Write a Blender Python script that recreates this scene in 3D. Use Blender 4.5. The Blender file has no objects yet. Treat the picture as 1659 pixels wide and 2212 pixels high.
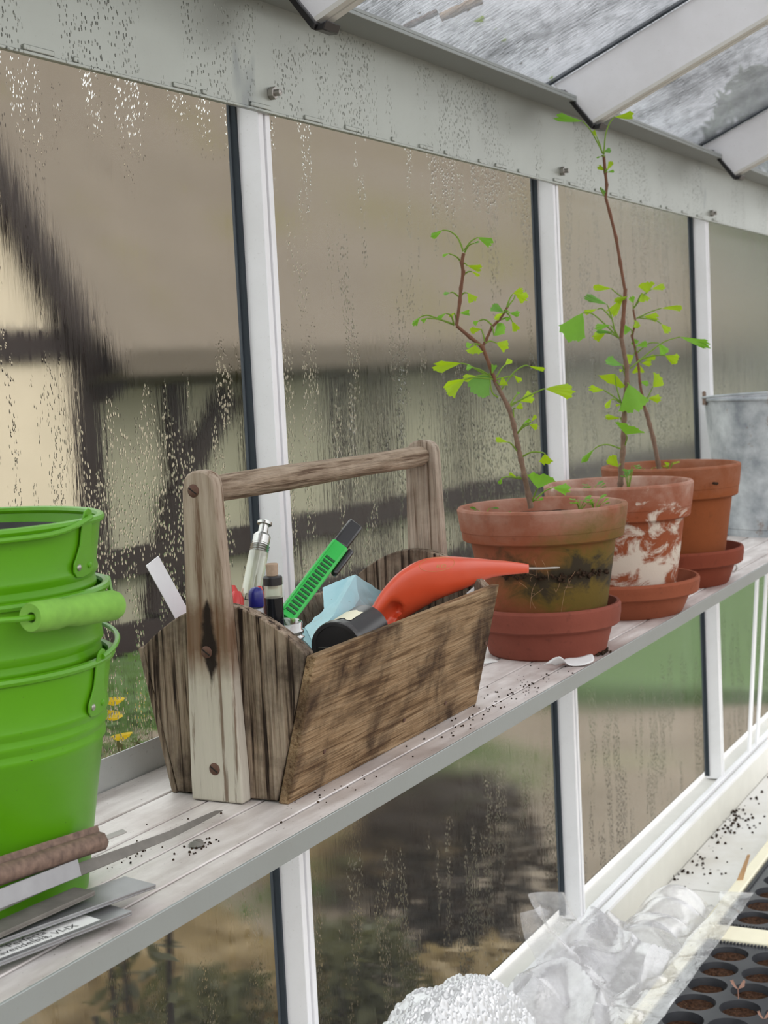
import bpy, bmesh, math, random
from mathutils import Vector, Matrix, noise as mnoise
random.seed(7)
S = bpy.context.scene
COL = S.collection
PI = math.pi

# ---------------------------------------------------------------- camera
# x runs along the glazed wall (away from the viewer), y points out through
# the glass, z is up; the shelf top is z = 0, the inner wall face is y = 0
F = 3322.0; CX, CY = 829.5, 1106.0
CAM = Vector((0.0, -0.75, 0.313))
RR = Matrix(((0.4513, -0.1030, 0.8864), (-0.8910, 0.0022, 0.4540), (-0.0487, -0.9947, -0.0908)))
cd = bpy.data.cameras.new('camera'); co = bpy.data.objects.new('camera', cd); COL.objects.link(co)
right = (RR @ Vector((1, 0, 0))).normalized()
fwd = RR @ Vector((0, 0, 1)); fwd = (fwd - right * fwd.dot(right)).normalized()
up = right.cross(fwd).normalized()
mw = Matrix((right, up, -fwd)).transposed().to_4x4(); mw.translation = CAM
co.matrix_world = mw
cd.sensor_fit = 'VERTICAL'; cd.sensor_height = 36.0; cd.sensor_width = 27.0
cd.lens = F / 2212.0 * 36.0
cd.clip_start = 0.02; cd.clip_end = 200
cd.dof.use_dof = True; cd.dof.focus_distance = 1.2; cd.dof.aperture_fstop = 22.0
S.camera = co

# ---------------------------------------------------------------- sky, exposure
W = bpy.data.worlds.new('overcast_sky'); S.world = W; W.use_nodes = True
wn = W.node_tree.nodes; bg = wn['Background']
# plain overcast dome: about twice as bright overhead as at the horizon
wt = W.node_tree; g_ = wn.new('ShaderNodeTexCoord'); sx_ = wn.new('ShaderNodeSeparateXYZ'); wt.links.new(g_.outputs['Generated'], sx_.inputs[0])
m1 = wn.new('ShaderNodeMath'); m1.operation = 'MAXIMUM'; m1.inputs[1].default_value = 0.0; wt.links.new(sx_.outputs[2], m1.inputs[0])
m2 = wn.new('ShaderNodeMath'); m2.operation = 'MULTIPLY_ADD'; m2.inputs[1].default_value = 1.05; m2.inputs[2].default_value = 0.85; wt.links.new(m1.outputs[0], m2.inputs[0])
wt.links.new(m2.outputs[0], bg.inputs['Strength']); bg.inputs['Color'].default_value = (0.98, 0.985, 1.0, 1)
sd = bpy.data.lights.new('overcast_sun', 'SUN'); sd.energy = 1.1; sd.angle = math.radians(70); sd.color = (1.0, 0.97, 0.92)
so = bpy.data.objects.new('overcast_sun', sd); COL.objects.link(so)
so.rotation_euler = Vector((-0.45, -0.40, 1.0)).to_track_quat('Z', 'Y').to_euler()
S.view_settings.view_transform = 'Standard'; S.view_settings.look = 'None'
S.view_settings.gamma = 1.0; S.view_settings.use_curve_mapping = False
S.view_settings.exposure = 0.55
S.cycles.use_denoising = True
S.cycles.caustics_refractive = True; S.cycles.caustics_reflective = False
S.cycles.max_bounces = 8; S.cycles.diffuse_bounces = 3; S.cycles.glossy_bounces = 3; S.cycles.transmission_bounces = 6; S.cycles.transparent_max_bounces = 12
S.cycles.use_adaptive_sampling = True; S.cycles.adaptive_threshold = 0.05; S.cycles.adaptive_min_samples = 20
S.cycles.sample_clamp_indirect = 6.0; S.cycles.blur_glossy = 1.0

# ---------------------------------------------------------------- small helpers
def ray(px, py):
    return (RR @ Vector((px - CX, py - CY, F))).normalized()
def at_y(px, py, y):
    d = ray(px, py); return CAM + d * ((y - CAM.y) / d.y)
def at_z(px, py, z):
    d = ray(px, py); return CAM + d * ((z - CAM.z) / d.z)
def facing(px, py, p, off=0.0):
    # point of the upright plane through p that faces the photographer, moved back by off
    n = Vector((fwd.x, fwd.y, 0)).normalized(); d = ray(px, py)
    return CAM + d * (((p - CAM).dot(n) + off) / d.dot(n))

class MB:
    def __init__(s): s.v = []; s.f = []; s.m = Matrix.Identity(4); s.mi = []; s.cur = 0
    def add(s, vs, fs):
        o = len(s.v); s.v += [s.m @ Vector(p) for p in vs]
        for q in fs: s.f.append([o + i for i in q]); s.mi.append(s.cur)
        return s
    def box(s, x0, x1, y0, y1, z0, z1):
        return s.add([(x0,y0,z0),(x1,y0,z0),(x1,y1,z0),(x0,y1,z0),(x0,y0,z1),(x1,y0,z1),(x1,y1,z1),(x0,y1,z1)],
                     [(0,3,2,1),(4,5,6,7),(0,1,5,4),(1,2,6,5),(2,3,7,6),(3,0,4,7)])
    def hexa(s, p): # eight corners, bottom ring then top ring
        return s.add(p, [(0,3,2,1),(4,5,6,7),(0,1,5,4),(1,2,6,5),(2,3,7,6),(3,0,4,7)])
    def prism(s, poly, a0, a1, axis='x'):
        n = len(poly)
        def mk(u, w, a): return (a,u,w) if axis == 'x' else ((u,a,w) if axis == 'y' else (u,w,a))
        vs = [mk(u,w,a0) for u,w in poly] + [mk(u,w,a1) for u,w in poly]
        return s.add(vs, [tuple(range(n))[::-1], tuple(range(n,2*n))] + [(i,(i+1)%n,n+(i+1)%n,n+i) for i in range(n)])
    def lathe(s, prof, n=48, c=(0,0,0), a0=0.0, a1=2*PI):
        full = abs(a1 - a0 - 2*PI) < 1e-6; k = n if full else n + 1
        vs = []
        for r, z in prof:
            for i in range(k):
                a = a0 + (a1-a0)*i/n; vs.append((c[0]+r*math.cos(a), c[1]+r*math.sin(a), c[2]+z))
        fs = []
        for j in range(len(prof)-1):
            for i in range(n):
                i2 = (i+1) % k if full else i+1
                fs.append((j*k+i, j*k+i2, (j+1)*k+i2, (j+1)*k+i))
        return s.add(vs, fs)
    def disc(s, r, z, n=48, c=(0,0,0)):
        return s.add([(c[0]+r*math.cos(2*PI*i/n), c[1]+r*math.sin(2*PI*i/n), c[2]+z) for i in range(n)], [tuple(range(n))])
    def tube(s, pts, rad, n=8, cap=True, closed=False, flat=1.0):
        pts = [Vector(p) for p in pts]; m = len(pts)
        rad = rad if isinstance(rad, (list, tuple)) else [rad]*m
        vs = []; prev = None
        for i, p in enumerate(pts):
            if closed: t = pts[(i+1) % m] - pts[i-1]
            else: t = pts[min(i+1, m-1)] - pts[max(i-1, 0)]
            t.normalize()
            a = prev if prev is not None else (Vector((0,0,1)) if abs(t.z) < .9 else Vector((1,0,0)))
            a = (a - t*a.dot(t)).normalized(); prev = a; b = t.cross(a)
            for k in range(n):
                g = 2*PI*k/n; vs.append(p + a*(rad[i]*math.cos(g)) + b*(rad[i]*flat*math.sin(g)))
        fs = []
        for i in range(m if closed else m-1):
            j = (i+1) % m
            for k in range(n): fs.append((i*n+k, i*n+(k+1)%n, j*n+(k+1)%n, j*n+k))
        if cap and not closed:
            fs.append(tuple(range(n))[::-1]); fs.append(tuple((m-1)*n+k for k in range(n)))
        return s.add(vs, fs)
    def grid(s, fn, nu, nv):
        vs = [fn(i/nu, j/nv) for j in range(nv+1) for i in range(nu+1)]; k = nu+1
        return s.add(vs, [(j*k+i, j*k+i+1, (j+1)*k+i+1, (j+1)*k+i) for j in range(nv) for i in range(nu)])

def wloc(o):
    v = Vector((0,0,0))
    while o is not None: v += o.location; o = o.parent
    return v
def tag(o, label=None, cat=None, group=None, kind=None):
    if label: o['label'] = label
    if cat: o['category'] = cat
    if group: o['group'] = group
    if kind: o['kind'] = kind
    return o
def thing(name, loc, label=None, cat=None, group=None, kind=None):
    o = bpy.data.objects.new(name, None); COL.objects.link(o); o.location = loc
    o.empty_display_size = 0.02
    return tag(o, label, cat, group, kind)
def part(name, mb, mats, parent=None, smooth=False, bevel=0.0, world=True, fix=True, sub=0, angle=40):
    if not isinstance(mats, (list, tuple)): mats = [mats]
    me = bpy.data.meshes.new(name)
    vs = mb.v
    if parent is None:
        lo = Vector((min(p.x for p in vs), min(p.y for p in vs), min(p.z for p in vs)))
        hi = Vector((max(p.x for p in vs), max(p.y for p in vs), max(p.z for p in vs)))
        off = Vector(((lo.x+hi.x)/2, (lo.y+hi.y)/2, lo.z))
    else: off = wloc(parent) if world else Vector((0,0,0))
    me.from_pydata([tuple(p - off) for p in vs], [], mb.f)
    for m in mats: me.materials.append(m)
    if len(mats) > 1: me.polygons.foreach_set('material_index', mb.mi)
    if fix:
        b = bmesh.new(); b.from_mesh(me); bmesh.ops.recalc_face_normals(b, faces=b.faces); b.to_mesh(me); b.free()
    if smooth:
        me.polygons.foreach_set('use_smooth', [True]*len(me.polygons))
        me.set_sharp_from_angle(angle=math.radians(angle))
    me.update()
    o = bpy.data.objects.new(name, me); COL.objects.link(o)
    if parent is None: o.location = off
    else: o.parent = parent
    if bevel:
        bv = o.modifiers.new('bevel', 'BEVEL'); bv.width = bevel; bv.segments = 2; bv.limit_method = 'ANGLE'; bv.angle_limit = math.radians(35)
        if not smooth:
            me.polygons.foreach_set('use_smooth', [True]*len(me.polygons)); me.set_sharp_from_angle(angle=math.radians(50))
    if sub:
        sb = o.modifiers.new('subdivision', 'SUBSURF'); sb.levels = sub; sb.render_levels = sub
    return o
def copy_tree(o, parent=None):
    c = o.copy(); COL.objects.link(c); c.parent = parent
    for ch in list(o.children): copy_tree(ch, c)
    return c
def axis_frame(o, d, hint=(0,0,1)):
    # local z along d, local x as close to hint as it can be
    d = Vector(d).normalized(); h = Vector(hint); x = (h - d*h.dot(d)).normalized(); y = d.cross(x)
    m = Matrix((x, y, d)).transposed().to_4x4(); m.translation = Vector(o); return m

# ---------------------------------------------------------------- material helpers
def sock(nt, node, key, val):
    if val is None: return
    i = node.inputs[key]
    if isinstance(val, bpy.types.NodeSocket): nt.links.new(val, i)
    else: i.default_value = val
def nd(nt, typ, ins=None, out=0, **attrs):
    n = nt.nodes.new('ShaderNode' + typ)
    for k, v in attrs.items(): setattr(n, k, v)
    for k, v in (ins or {}).items(): sock(nt, n, k, v)
    return n.outputs[out]
def newmat(name):
    m = bpy.data.materials.new(name); m.use_nodes = True; nt = m.node_tree; nt.nodes.clear()
    return m, nt
def outp(nt, sh):
    o = nt.nodes.new('ShaderNodeOutputMaterial'); nt.links.new(sh, o.inputs['Surface'])
def vec(nt, scale=(1,1,1), rot=(0,0,0), loc=(0,0,0), kind='Object'):
    t = nt.nodes.new('ShaderNodeTexCoord').outputs[kind]
    return nd(nt, 'Mapping', {'Vector': t, 'Scale': scale, 'Rotation': rot, 'Location': loc})
def noi(nt, v, s, det=4.0, rough=0.55, dist=0.0):
    return nd(nt, 'TexNoise', {'Vector': v, 'Scale': s, 'Detail': det, 'Roughness': rough, 'Distortion': dist})
def voro(nt, v, s, rand=1.0):
    return nd(nt, 'TexVoronoi', {'Vector': v, 'Scale': s, 'Randomness': rand})
def ramp(nt, f, stops):
    n = nt.nodes.new('ShaderNodeValToRGB'); cr = n.color_ramp
    while len(cr.elements) < len(stops): cr.elements.new(0.5)
    for e, (p, c) in zip(cr.elements, stops):
        e.position = p; e.color = (c, c, c, 1) if isinstance(c, (int, float)) else (*c[:3], 1)
    nt.links.new(f, n.inputs[0]); return n.outputs[0]
def mixc(nt, f, a, b, mode='MIX'):
    n = nt.nodes.new('ShaderNodeMix'); n.data_type = 'RGBA'; n.blend_type = mode
    sock(nt, n, 0, f)
    for k, v in ((6, a), (7, b)):
        if isinstance(v, (tuple, list)): v = (*v[:3], 1)
        sock(nt, n, k, v)
    return n.outputs[2]
def mth(nt, op, a, b=0.0, clamp=False):
    return nd(nt, 'Math', {0: a, 1: b}, operation=op, use_clamp=clamp)
def bump(nt, h, st=0.3, dist=0.002, n=None):
    return nd(nt, 'Bump', {'Height': h, 'Strength': st, 'Distance': dist, 'Normal': n})
def pr(nt, col, rough=0.5, metal=0.0, normal=None, spec=0.5, **kw):
    n = nt.nodes.new('ShaderNodeBsdfPrincipled')
    sock(nt, n, 'Base Color', (*col[:3], 1) if isinstance(col, (tuple, list)) else col)
    sock(nt, n, 'Roughness', rough); sock(nt, n, 'Metallic', metal); sock(nt, n, 'Normal', normal)
    sock(nt, n, 'Specular IOR Level', spec)
    for k, v in kw.items(): sock(nt, n, k.replace('_', ' '), v)
    return n.outputs[0]
def mixs(nt, f, a, b):
    n = nt.nodes.new('ShaderNodeMixShader'); sock(nt, n, 0, f); nt.links.new(a, n.inputs[1]); nt.links.new(b, n.inputs[2]); return n.outputs[0]
def sep(nt, v):
    n = nt.nodes.new('ShaderNodeSeparateXYZ'); nt.links.new(v, n.inputs[0]); return n.outputs
def plain(name, col, rough=0.5, metal=0.0, spec=0.5, var=0.0, vs=40.0, **kw):
    m, nt = newmat(name); c = col
    if var:
        n = noi(nt, vec(nt), vs, 5); c = mixc(nt, n, tuple(x*(1-var) for x in col), tuple(min(1, x*(1+var)) for x in col))
    outp(nt, pr(nt, c, rough, metal, None, spec, **kw)); return m
M = {}
# ---------------------------------------------------------------- materials
def alu(name, base, dirt=(0.30, 0.30, 0.27), metal=0.75, rough=0.42, drops=0.0, speck=0.25):
    m, nt = newmat(name); v = vec(nt)
    big = noi(nt, v, 9, 6, 0.6); fine = noi(nt, vec(nt, (1, 1, 0.12)), 160, 3)
    c = mixc(nt, ramp(nt, big, [(0.45, 0.0), (0.75, 1.0)]), base, tuple(0.72*b + 0.28*d for b, d in zip(base, dirt)))
    sp = ramp(nt, noi(nt, v, 420, 2), [(0.66, 0.0), (0.72, 1.0)])
    c = mixc(nt, mth(nt, 'MULTIPLY', sp, speck), c, dirt)
    nrm = bump(nt, fine, 0.08, 0.001)
    if drops:
        sm = ramp(nt, noi(nt, vec(nt, (1, 1, 0.5), rot=(0, 0.25, 0)), 7.5, 4, 0.6), [(0.62, 0.0), (0.72, 0.75)])
        c = mixc(nt, sm, c, (0.16, 0.18, 0.19))
        vd = vec(nt, (1, 1, 0.6)); d = voro(nt, vd, 330)
        gate = ramp(nt, noi(nt, vec(nt, (1, 1, 0.35)), 16, 4), [(0.46, 0.0), (0.58, 1.0)])
        hh = mth(nt, 'MULTIPLY', ramp(nt, d, [(0.05, 1.0), (0.30, 0.0)]), gate)
        nrm = bump(nt, hh, drops, 0.0030, nrm)
    outp(nt, pr(nt, c, rough, metal, nrm)); return m
M['alu'] = alu('weathered_aluminium', (0.66, 0.68, 0.67), metal=0.4)
M['alu_beam'] = alu('wet_aluminium_beam', (0.42, 0.44, 0.395), metal=0.5, rough=0.38, drops=1.0)
M['alu_white'] = alu('pale_aluminium', (0.93, 0.93, 0.95), (0.62, 0.61, 0.58), metal=0.10, rough=0.45, speck=0.3)
M['alu_edge'] = alu('aluminium_shelf_edge', (0.36, 0.385, 0.375), metal=0.5, rough=0.45)
M['cream_paint'] = plain('cream_painted_sill', (0.74, 0.73, 0.68), 0.45, var=0.08, vs=30)
M['rubber'] = plain('black_rubber', (0.040, 0.050, 0.060), 0.6, spec=0.2)
M['gasket'] = plain('grey_glazing_strip', (0.085, 0.10, 0.115), 0.5, spec=0.3)
M['black'] = plain('black_plastic', (0.022, 0.021, 0.022), 0.3)
M['lid_black'] = plain('worn_black_lid', (0.040, 0.038, 0.038), 0.25)
M['steel'] = plain('dull_steel', (0.42, 0.40, 0.37), 0.4, 0.9, var=0.2, vs=300)

def shelf_mat():
    m, nt = newmat('dirty_shelf_aluminium'); v = vec(nt)
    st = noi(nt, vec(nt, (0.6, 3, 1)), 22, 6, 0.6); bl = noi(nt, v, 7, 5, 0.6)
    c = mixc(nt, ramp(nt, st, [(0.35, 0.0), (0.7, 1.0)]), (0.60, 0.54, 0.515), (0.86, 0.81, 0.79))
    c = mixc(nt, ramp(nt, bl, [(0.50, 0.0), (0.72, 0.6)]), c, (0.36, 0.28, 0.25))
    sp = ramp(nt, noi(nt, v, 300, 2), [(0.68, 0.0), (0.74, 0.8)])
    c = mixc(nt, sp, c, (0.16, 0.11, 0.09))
    outp(nt, pr(nt, c, ramp(nt, st, [(0.3, 0.38), (0.7, 0.55)]), 0.25, bump(nt, st, 0.1, 0.001))); return m
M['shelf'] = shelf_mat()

def glass_in(name, rough_lo, rough_hi, haze, drop, streak=0.5, zfog=0.78, topdry=0.95):
    # inner face of a pane: fogged by condensation, with drops and run-down streaks
    m, nt = newmat(name); v = vec(nt)
    run = noi(nt, vec(nt, (1, 1, 0.10)), 150, 4, 0.6)         # narrow vertical runs
    wide = noi(nt, vec(nt, (1, 1, 0.5)), 5.5, 3)
    runm = ramp(nt, run, [(0.52, 0.0), (0.60, 1.0)])
    gate = ramp(nt, wide, [(0.42, 0.0), (0.56, 1.0)])
    wet = mth(nt, 'MULTIPLY', runm, mth(nt, 'MULTIPLY', gate, streak))
    d = voro(nt, vec(nt, (1, 1, 0.5)), 380)
    dm = ramp(nt, d, [(0.10, 1.0), (0.38, 0.0)])
    dg = ramp(nt, noi(nt, vec(nt, (1, 1, 0.22)), 24, 3, 0.6), [(0.50, 0.0), (0.60, 1.0)])
    # heavier fog above a wavering line, clearer wet glass below it
    zz = mth(nt, 'ADD', sep(nt, nt.nodes.new('ShaderNodeTexCoord').outputs['Object'])[2], mth(nt, 'MULTIPLY', mth(nt, 'SUBTRACT', wide, 0.5), 0.22))
    fog = nd(nt, 'MapRange', {'Value': zz, 'From Min': zfog-0.05, 'From Max': zfog+0.06, 'To Min': 0.0, 'To Max': 1.0})
    edge = nd(nt, 'MapRange', {'Value': zz, 'From Min': 0.97, 'From Max': 1.03, 'To Min': 0.0, 'To Max': 1.0})     # drops gather under the beam
    few = mth(nt, 'MAXIMUM', mth(nt, 'SUBTRACT', 1.0, mth(nt, 'MULTIPLY', fog, topdry)), mth(nt, 'MULTIPLY', edge, 0.35))
    hh = mth(nt, 'MULTIPLY', mth(nt, 'MULTIPLY', dm, dg), few)
    nrm = bump(nt, hh, drop, 0.0018)
    nrm = bump(nt, run, 0.05*drop, 0.003, nrm)
    dry = mth(nt, 'MULTIPLY', mth(nt, 'SUBTRACT', 1.0, wet), fog)
    ro = mth(nt, 'MULTIPLY_ADD', dry, rough_hi - rough_lo); nt.nodes[-1].inputs[2].default_value = rough_lo
    refr = nd(nt, 'BsdfRefraction', {'Color': (0.93, 0.95, 0.93, 1), 'Roughness': ro, 'IOR': 1.28, 'Normal': nrm})
    hz = mixs(nt, 0.5, nd(nt, 'BsdfTranslucent', {'Color': (0.86, 0.88, 0.85, 1)}), nd(nt, 'BsdfDiffuse', {'Color': (0.80, 0.82, 0.78, 1), 'Normal': nrm}))
    hf = mth(nt, 'MULTIPLY', mth(nt, 'MULTIPLY_ADD', mth(nt, 'SUBTRACT', 1.0, wet), 0.7), haze)
    body = mixs(nt, hf, refr, hz)
    fr = nd(nt, 'Fresnel', {'IOR': 1.33, 'Normal': nrm})
    gl = nd(nt, 'BsdfGlossy', {'Color': (1, 1, 1, 1), 'Roughness': 0.16, 'Normal': nrm})
    outp(nt, mixs(nt, mth(nt, 'MULTIPLY', fr, 0.12), body, gl)); return m
def glass_out():
    m, nt = newmat('outer_glass_face')
    refr = nd(nt, 'BsdfRefraction', {'Color': (0.97, 0.99, 0.98, 1), 'Roughness': 0.0, 'IOR': 1.28})
    outp(nt, refr); return m
M['glass_out'] = glass_out()
M['glass_a'] = glass_in('fogged_glass_a', 0.038, 0.12, 0.015, 0.45, 0.9)
M['glass_b'] = glass_in('fogged_glass_b', 0.055, 0.135, 0.04, 0.8, 0.9, 0.78, 0.75)
M['glass_c'] = glass_in('fogged_glass_c', 0.10, 0.16, 0.10, 0.8, 0.8, 0.78, 0.6)
M['glass_c2'] = glass_in('fogged_low_glass_far', 0.09, 0.14, 0.05, 0.5, 0.6, 0.2)
M['glass_d'] = glass_in('fogged_glass_d', 0.12, 0.19, 0.13, 0.5, 0.5)
M['glass_low'] = glass_in('fogged_low_glass', 0.06, 0.13, 0.03, 0.45, 0.6, 0.2)

def roof_glass():
    m, nt = newmat('wet_roof_glass')
    v = vec(nt, (1, 0.2, 0.2)); a = noi(nt, v, 300, 4, 0.75, 0.6); b = noi(nt, vec(nt), 6, 4)
    f = mth(nt, 'ADD', mth(nt, 'MULTIPLY', a, 0.75), mth(nt, 'MULTIPLY', b, 0.45))
    tint = ramp(nt, f, [(0.42, 0.16), (0.52, 0.50), (0.63, 0.88)])
    col = mixc(nt, 0.5, tint, mixc(nt, 1.0, tint, (0.93, 0.96, 1.0), 'MULTIPLY'))
    tr = nd(nt, 'BsdfTransparent', {'Color': col})
    nrm = bump(nt, a, 0.5, 0.003)
    df = mixs(nt, 0.5, nd(nt, 'BsdfTranslucent', {'Color': mixc(nt, tint, (0.30, 0.31, 0.34), (0.84, 0.86, 0.90))}), nd(nt, 'BsdfDiffuse', {'Color': (0.5, 0.52, 0.54, 1)}))
    gl = nd(nt, 'BsdfGlossy', {'Color': (1, 1, 1, 1), 'Roughness': 0.12, 'Normal': nrm})
    sh = mixs(nt, 0.20, tr, df)
    outp(nt, mixs(nt, mth(nt, 'MULTIPLY', nd(nt, 'Fresnel', {'IOR': 1.4, 'Normal': nrm}), 0.5), sh, gl)); return m
M['roof_glass'] = roof_glass()

def wood(name, axis, light, mid, dark, scale=1.0, groove=0.6, stain=0.5, seed=0.0, band=0.0):
    m, nt = newmat(name)
    k = {'x': (0.045, 1, 1), 'z': (1, 1, 0.035), 'y': (1, 0.05, 1)}[axis]
    v = vec(nt, k, loc=(seed, seed*1.7, seed*0.6)); vo = vec(nt, loc=(seed, seed, seed))
    g1 = noi(nt, v, 190*scale, 5, 0.6, 0.25); g2 = noi(nt, v, 520*scale, 3, 0.6)
    st = noi(nt, vo, 17, 6, 0.62, 0.4); st2 = noi(nt, vo, 38, 5, 0.6)
    c = mixc(nt, ramp(nt, g1, [(0.36, 0.0), (0.62, 1.0)]), mid, light)
    c = mixc(nt, mth(nt, 'MULTIPLY', ramp(nt, g1, [(0.37, 1.0), (0.45, 0.0)]), groove), c, dark)
    c = mixc(nt, mth(nt, 'MULTIPLY', ramp(nt, g2, [(0.36, 1.0), (0.5, 0.0)]), 0.5), c, tuple(0.5*x for x in mid))
    c = mixc(nt, mth(nt, 'MULTIPLY', ramp(nt, st, [(0.46, 0.0), (0.66, 1.0)]), stain), c, dark)
    c = mixc(nt, mth(nt, 'MULTIPLY', ramp(nt, st2, [(0.58, 0.0), (0.70, 1.0)]), stain*0.5), c, tuple(0.6*x for x in mid))
    h = mth(nt, 'ADD', mth(nt, 'MULTIPLY', g1, 1.0), mth(nt, 'MULTIPLY', g2, 0.35))
    outp(nt, pr(nt, c, 0.85, 0, bump(nt, h, 0.8, 0.003), 0.2)); return m
M['wood_end'] = wood('weathered_end_board', 'z', (0.36, 0.285, 0.215), (0.20, 0.135, 0.088), (0.018, 0.011, 0.008), 1.1, 1.0, 0.80, 3.1)
M['wood_side'] = wood('stained_side_board', 'x', (0.38, 0.265, 0.155), (0.24, 0.142, 0.068), (0.030, 0.014, 0.007), 1.3, 0.5, 0.92, 7.7)
M['wood_strap'] = wood('pale_strap_wood', 'z', (0.45, 0.375, 0.30), (0.31, 0.24, 0.18), (0.07, 0.038, 0.02), 1.0, 0.7, 0.45, 12.0)
M['wood_handle'] = wood('worn_handle_wood', 'x', (0.42, 0.335, 0.25), (0.28, 0.205, 0.14), (0.08, 0.045, 0.028), 1.1, 0.8, 0.35, 5.0)
def strap_near():
    # the near strap carries dark tarry stains under its middle screw and pale washed wood below
    m, nt = newmat('stained_near_strap'); v = vec(nt, (1, 1, 0.06), loc=(12, 3, 1)); vo = vec(nt)
    g1 = noi(nt, v, 150, 6, 0.65, 0.4); st = noi(nt, vo, 30, 5, 0.6)
    c = mixc(nt, ramp(nt, g1, [(0.36, 0.0), (0.62, 1.0)]), (0.26, 0.195, 0.14), (0.43, 0.35, 0.275))
    xyz = sep(nt, nt.nodes.new('ShaderNodeTexCoord').outputs['Object'])
    # object origin is the box's base centre; strap runs z 0..0.247
    zw = mth(nt, 'ADD', xyz[2], mth(nt, 'MULTIPLY', mth(nt, 'SUBTRACT', st, 0.5), 0.06))
    pale = ramp(nt, mth(nt, 'MULTIPLY', zw, 4.0), [(0.10, 1.0), (0.36, 0.8), (0.45, 0.0)])
    c = mixc(nt, mth(nt, 'MULTIPLY', pale, 0.75), c, (0.62, 0.58, 0.50))
    grain = ramp(nt, g1, [(0.36, 1.0), (0.46, 0.0)])
    c = mixc(nt, mth(nt, 'MULTIPLY', grain, 0.8), c, (0.13, 0.07, 0.04))
    dy = mth(nt, 'ABSOLUTE', mth(nt, 'ADD', xyz[1], 0.001)); dz = mth(nt, 'ABSOLUTE', mth(nt, 'SUBTRACT', xyz[2], 0.118))
    dd = mth(nt, 'ADD', mth(nt, 'MULTIPLY', dy, 105.0), mth(nt, 'MULTIPLY', dz, 24.0))
    dd = mth(nt, 'ADD', dd, mth(nt, 'MULTIPLY', mth(nt, 'SUBTRACT', st, 0.5), 1.6))
    d2 = mth(nt, 'ADD', mth(nt, 'MULTIPLY', mth(nt, 'ABSOLUTE', mth(nt, 'SUBTRACT', xyz[2], 0.123)), 22.0), mth(nt, 'MULTIPLY', mth(nt, 'SUBTRACT', st, 0.5), 1.6))
    c = mixc(nt, ramp(nt, d2, [(0.20, 0.75), (0.75, 0.0)]), c, (0.13, 0.062, 0.028))
    c = mixc(nt, ramp(nt, dd, [(0.62, 0.97), (0.95, 0.0)]), c, (0.014, 0.009, 0.007))
    outp(nt, pr(nt, c, 0.85, 0, bump(nt, g1, 0.5, 0.002), 0.2)); return m
M['strap_near'] = strap_near()
M['rust_screw'] = plain('rusty_screw', (0.13, 0.065, 0.045), 0.65, 0.35, var=0.4, vs=500)
M['dark_slot'] = plain('dark_slot', (0.015, 0.012, 0.01), 0.9)

def terracotta(name, base, white=0.0, algae=0.0, band=0.0, wseed=0.0, rimwhite=0.0):
    m, nt = newmat(name); v = vec(nt, loc=(wseed, wseed*2, 0)); o = nt.nodes.new('ShaderNodeTexCoord').outputs['Object']; xyz = sep(nt, o)
    n1 = noi(nt, v, 22, 6, 0.62); n2 = noi(nt, v, 130, 4); n3 = noi(nt, vec(nt, (1, 1, 1.5), loc=(wseed+4, 1, 2)), 24, 6, 0.7, 0.6)
    c = mixc(nt, n1, tuple(0.78*x for x in base), tuple(min(1, 1.2*x) for x in base))
    c = mixc(nt, mth(nt, 'MULTIPLY', ramp(nt, n2, [(0.6, 0.0), (0.7, 1.0)]), 0.35), c, tuple(0.5*x for x in base))
    if rimwhite:
        z = mth(nt, 'ADD', xyz[2], mth(nt, 'MULTIPLY', mth(nt, 'SUBTRACT', n3, 0.5), 0.05))
        c = mixc(nt, mth(nt, 'MULTIPLY', ramp(nt, mth(nt, 'MULTIPLY', z, 6.0), [(0.70, 0.0), (0.90, 0.8), (1.0, 1.0)]), mth(nt, 'MULTIPLY', ramp(nt, n1, [(0.38, 0.25), (0.62, 1.0)]), rimwhite)), c, (0.50, 0.35, 0.285))
    if white:
        zz = mth(nt, 'MULTIPLY', mth(nt, 'ABSOLUTE', mth(nt, 'SUBTRACT', xyz[2], 0.06)), 2.4)
        w = mth(nt, 'SUBTRACT', n3, zz)
        c = mixc(nt, mth(nt, 'MULTIPLY', ramp(nt, w, [(0.40, 0.0), (0.50, 1.0)]), white), c, (0.66, 0.59, 0.50))
    if algae:
        side = mth(nt, 'ADD', mth(nt, 'MULTIPLY', xyz[0], -0.3), mth(nt, 'MULTIPLY', xyz[1], -5.0)); side = mth(nt, 'ADD', side, 0.05)   # the damp side of the pot
        zb = mth(nt, 'MULTIPLY', mth(nt, 'ABSOLUTE', mth(nt, 'SUBTRACT', xyz[2], 0.072)), 8.0)
        a = mth(nt, 'SUBTRACT', mth(nt, 'ADD', side, mth(nt, 'MULTIPLY', n3, 0.9)), zb)
        c = mixc(nt, mth(nt, 'MULTIPLY', ramp(nt, a, [(0.20, 0.0), (0.60, 1.0)]), algae), c, (0.12, 0.085, 0.014))
        zk = mth(nt, 'ADD', mth(nt, 'MULTIPLY', mth(nt, 'ABSOLUTE', mth(nt, 'SUBTRACT', xyz[2], 0.083)), 30.0), mth(nt, 'MULTIPLY', mth(nt, 'SUBTRACT', 0.5, n3), 3.0))
        k = mth(nt, 'MULTIPLY', ramp(nt, zk, [(0.12, 1.0), (0.62, 0.0)]), ramp(nt, mth(nt, 'ADD', side, 0.35), [(0.1, 0.0), (0.5, 1.0)]))
        c = mixc(nt, mth(nt, 'MULTIPLY', k, 0.9), c, (0.028, 0.022, 0.016))
    h = mth(nt, 'ADD', n2, mth(nt, 'MULTIPLY', n3, 0.6))
    outp(nt, pr(nt, c, 0.82, 0, bump(nt, h, 0.25, 0.0015), 0.25)); return m
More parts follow.
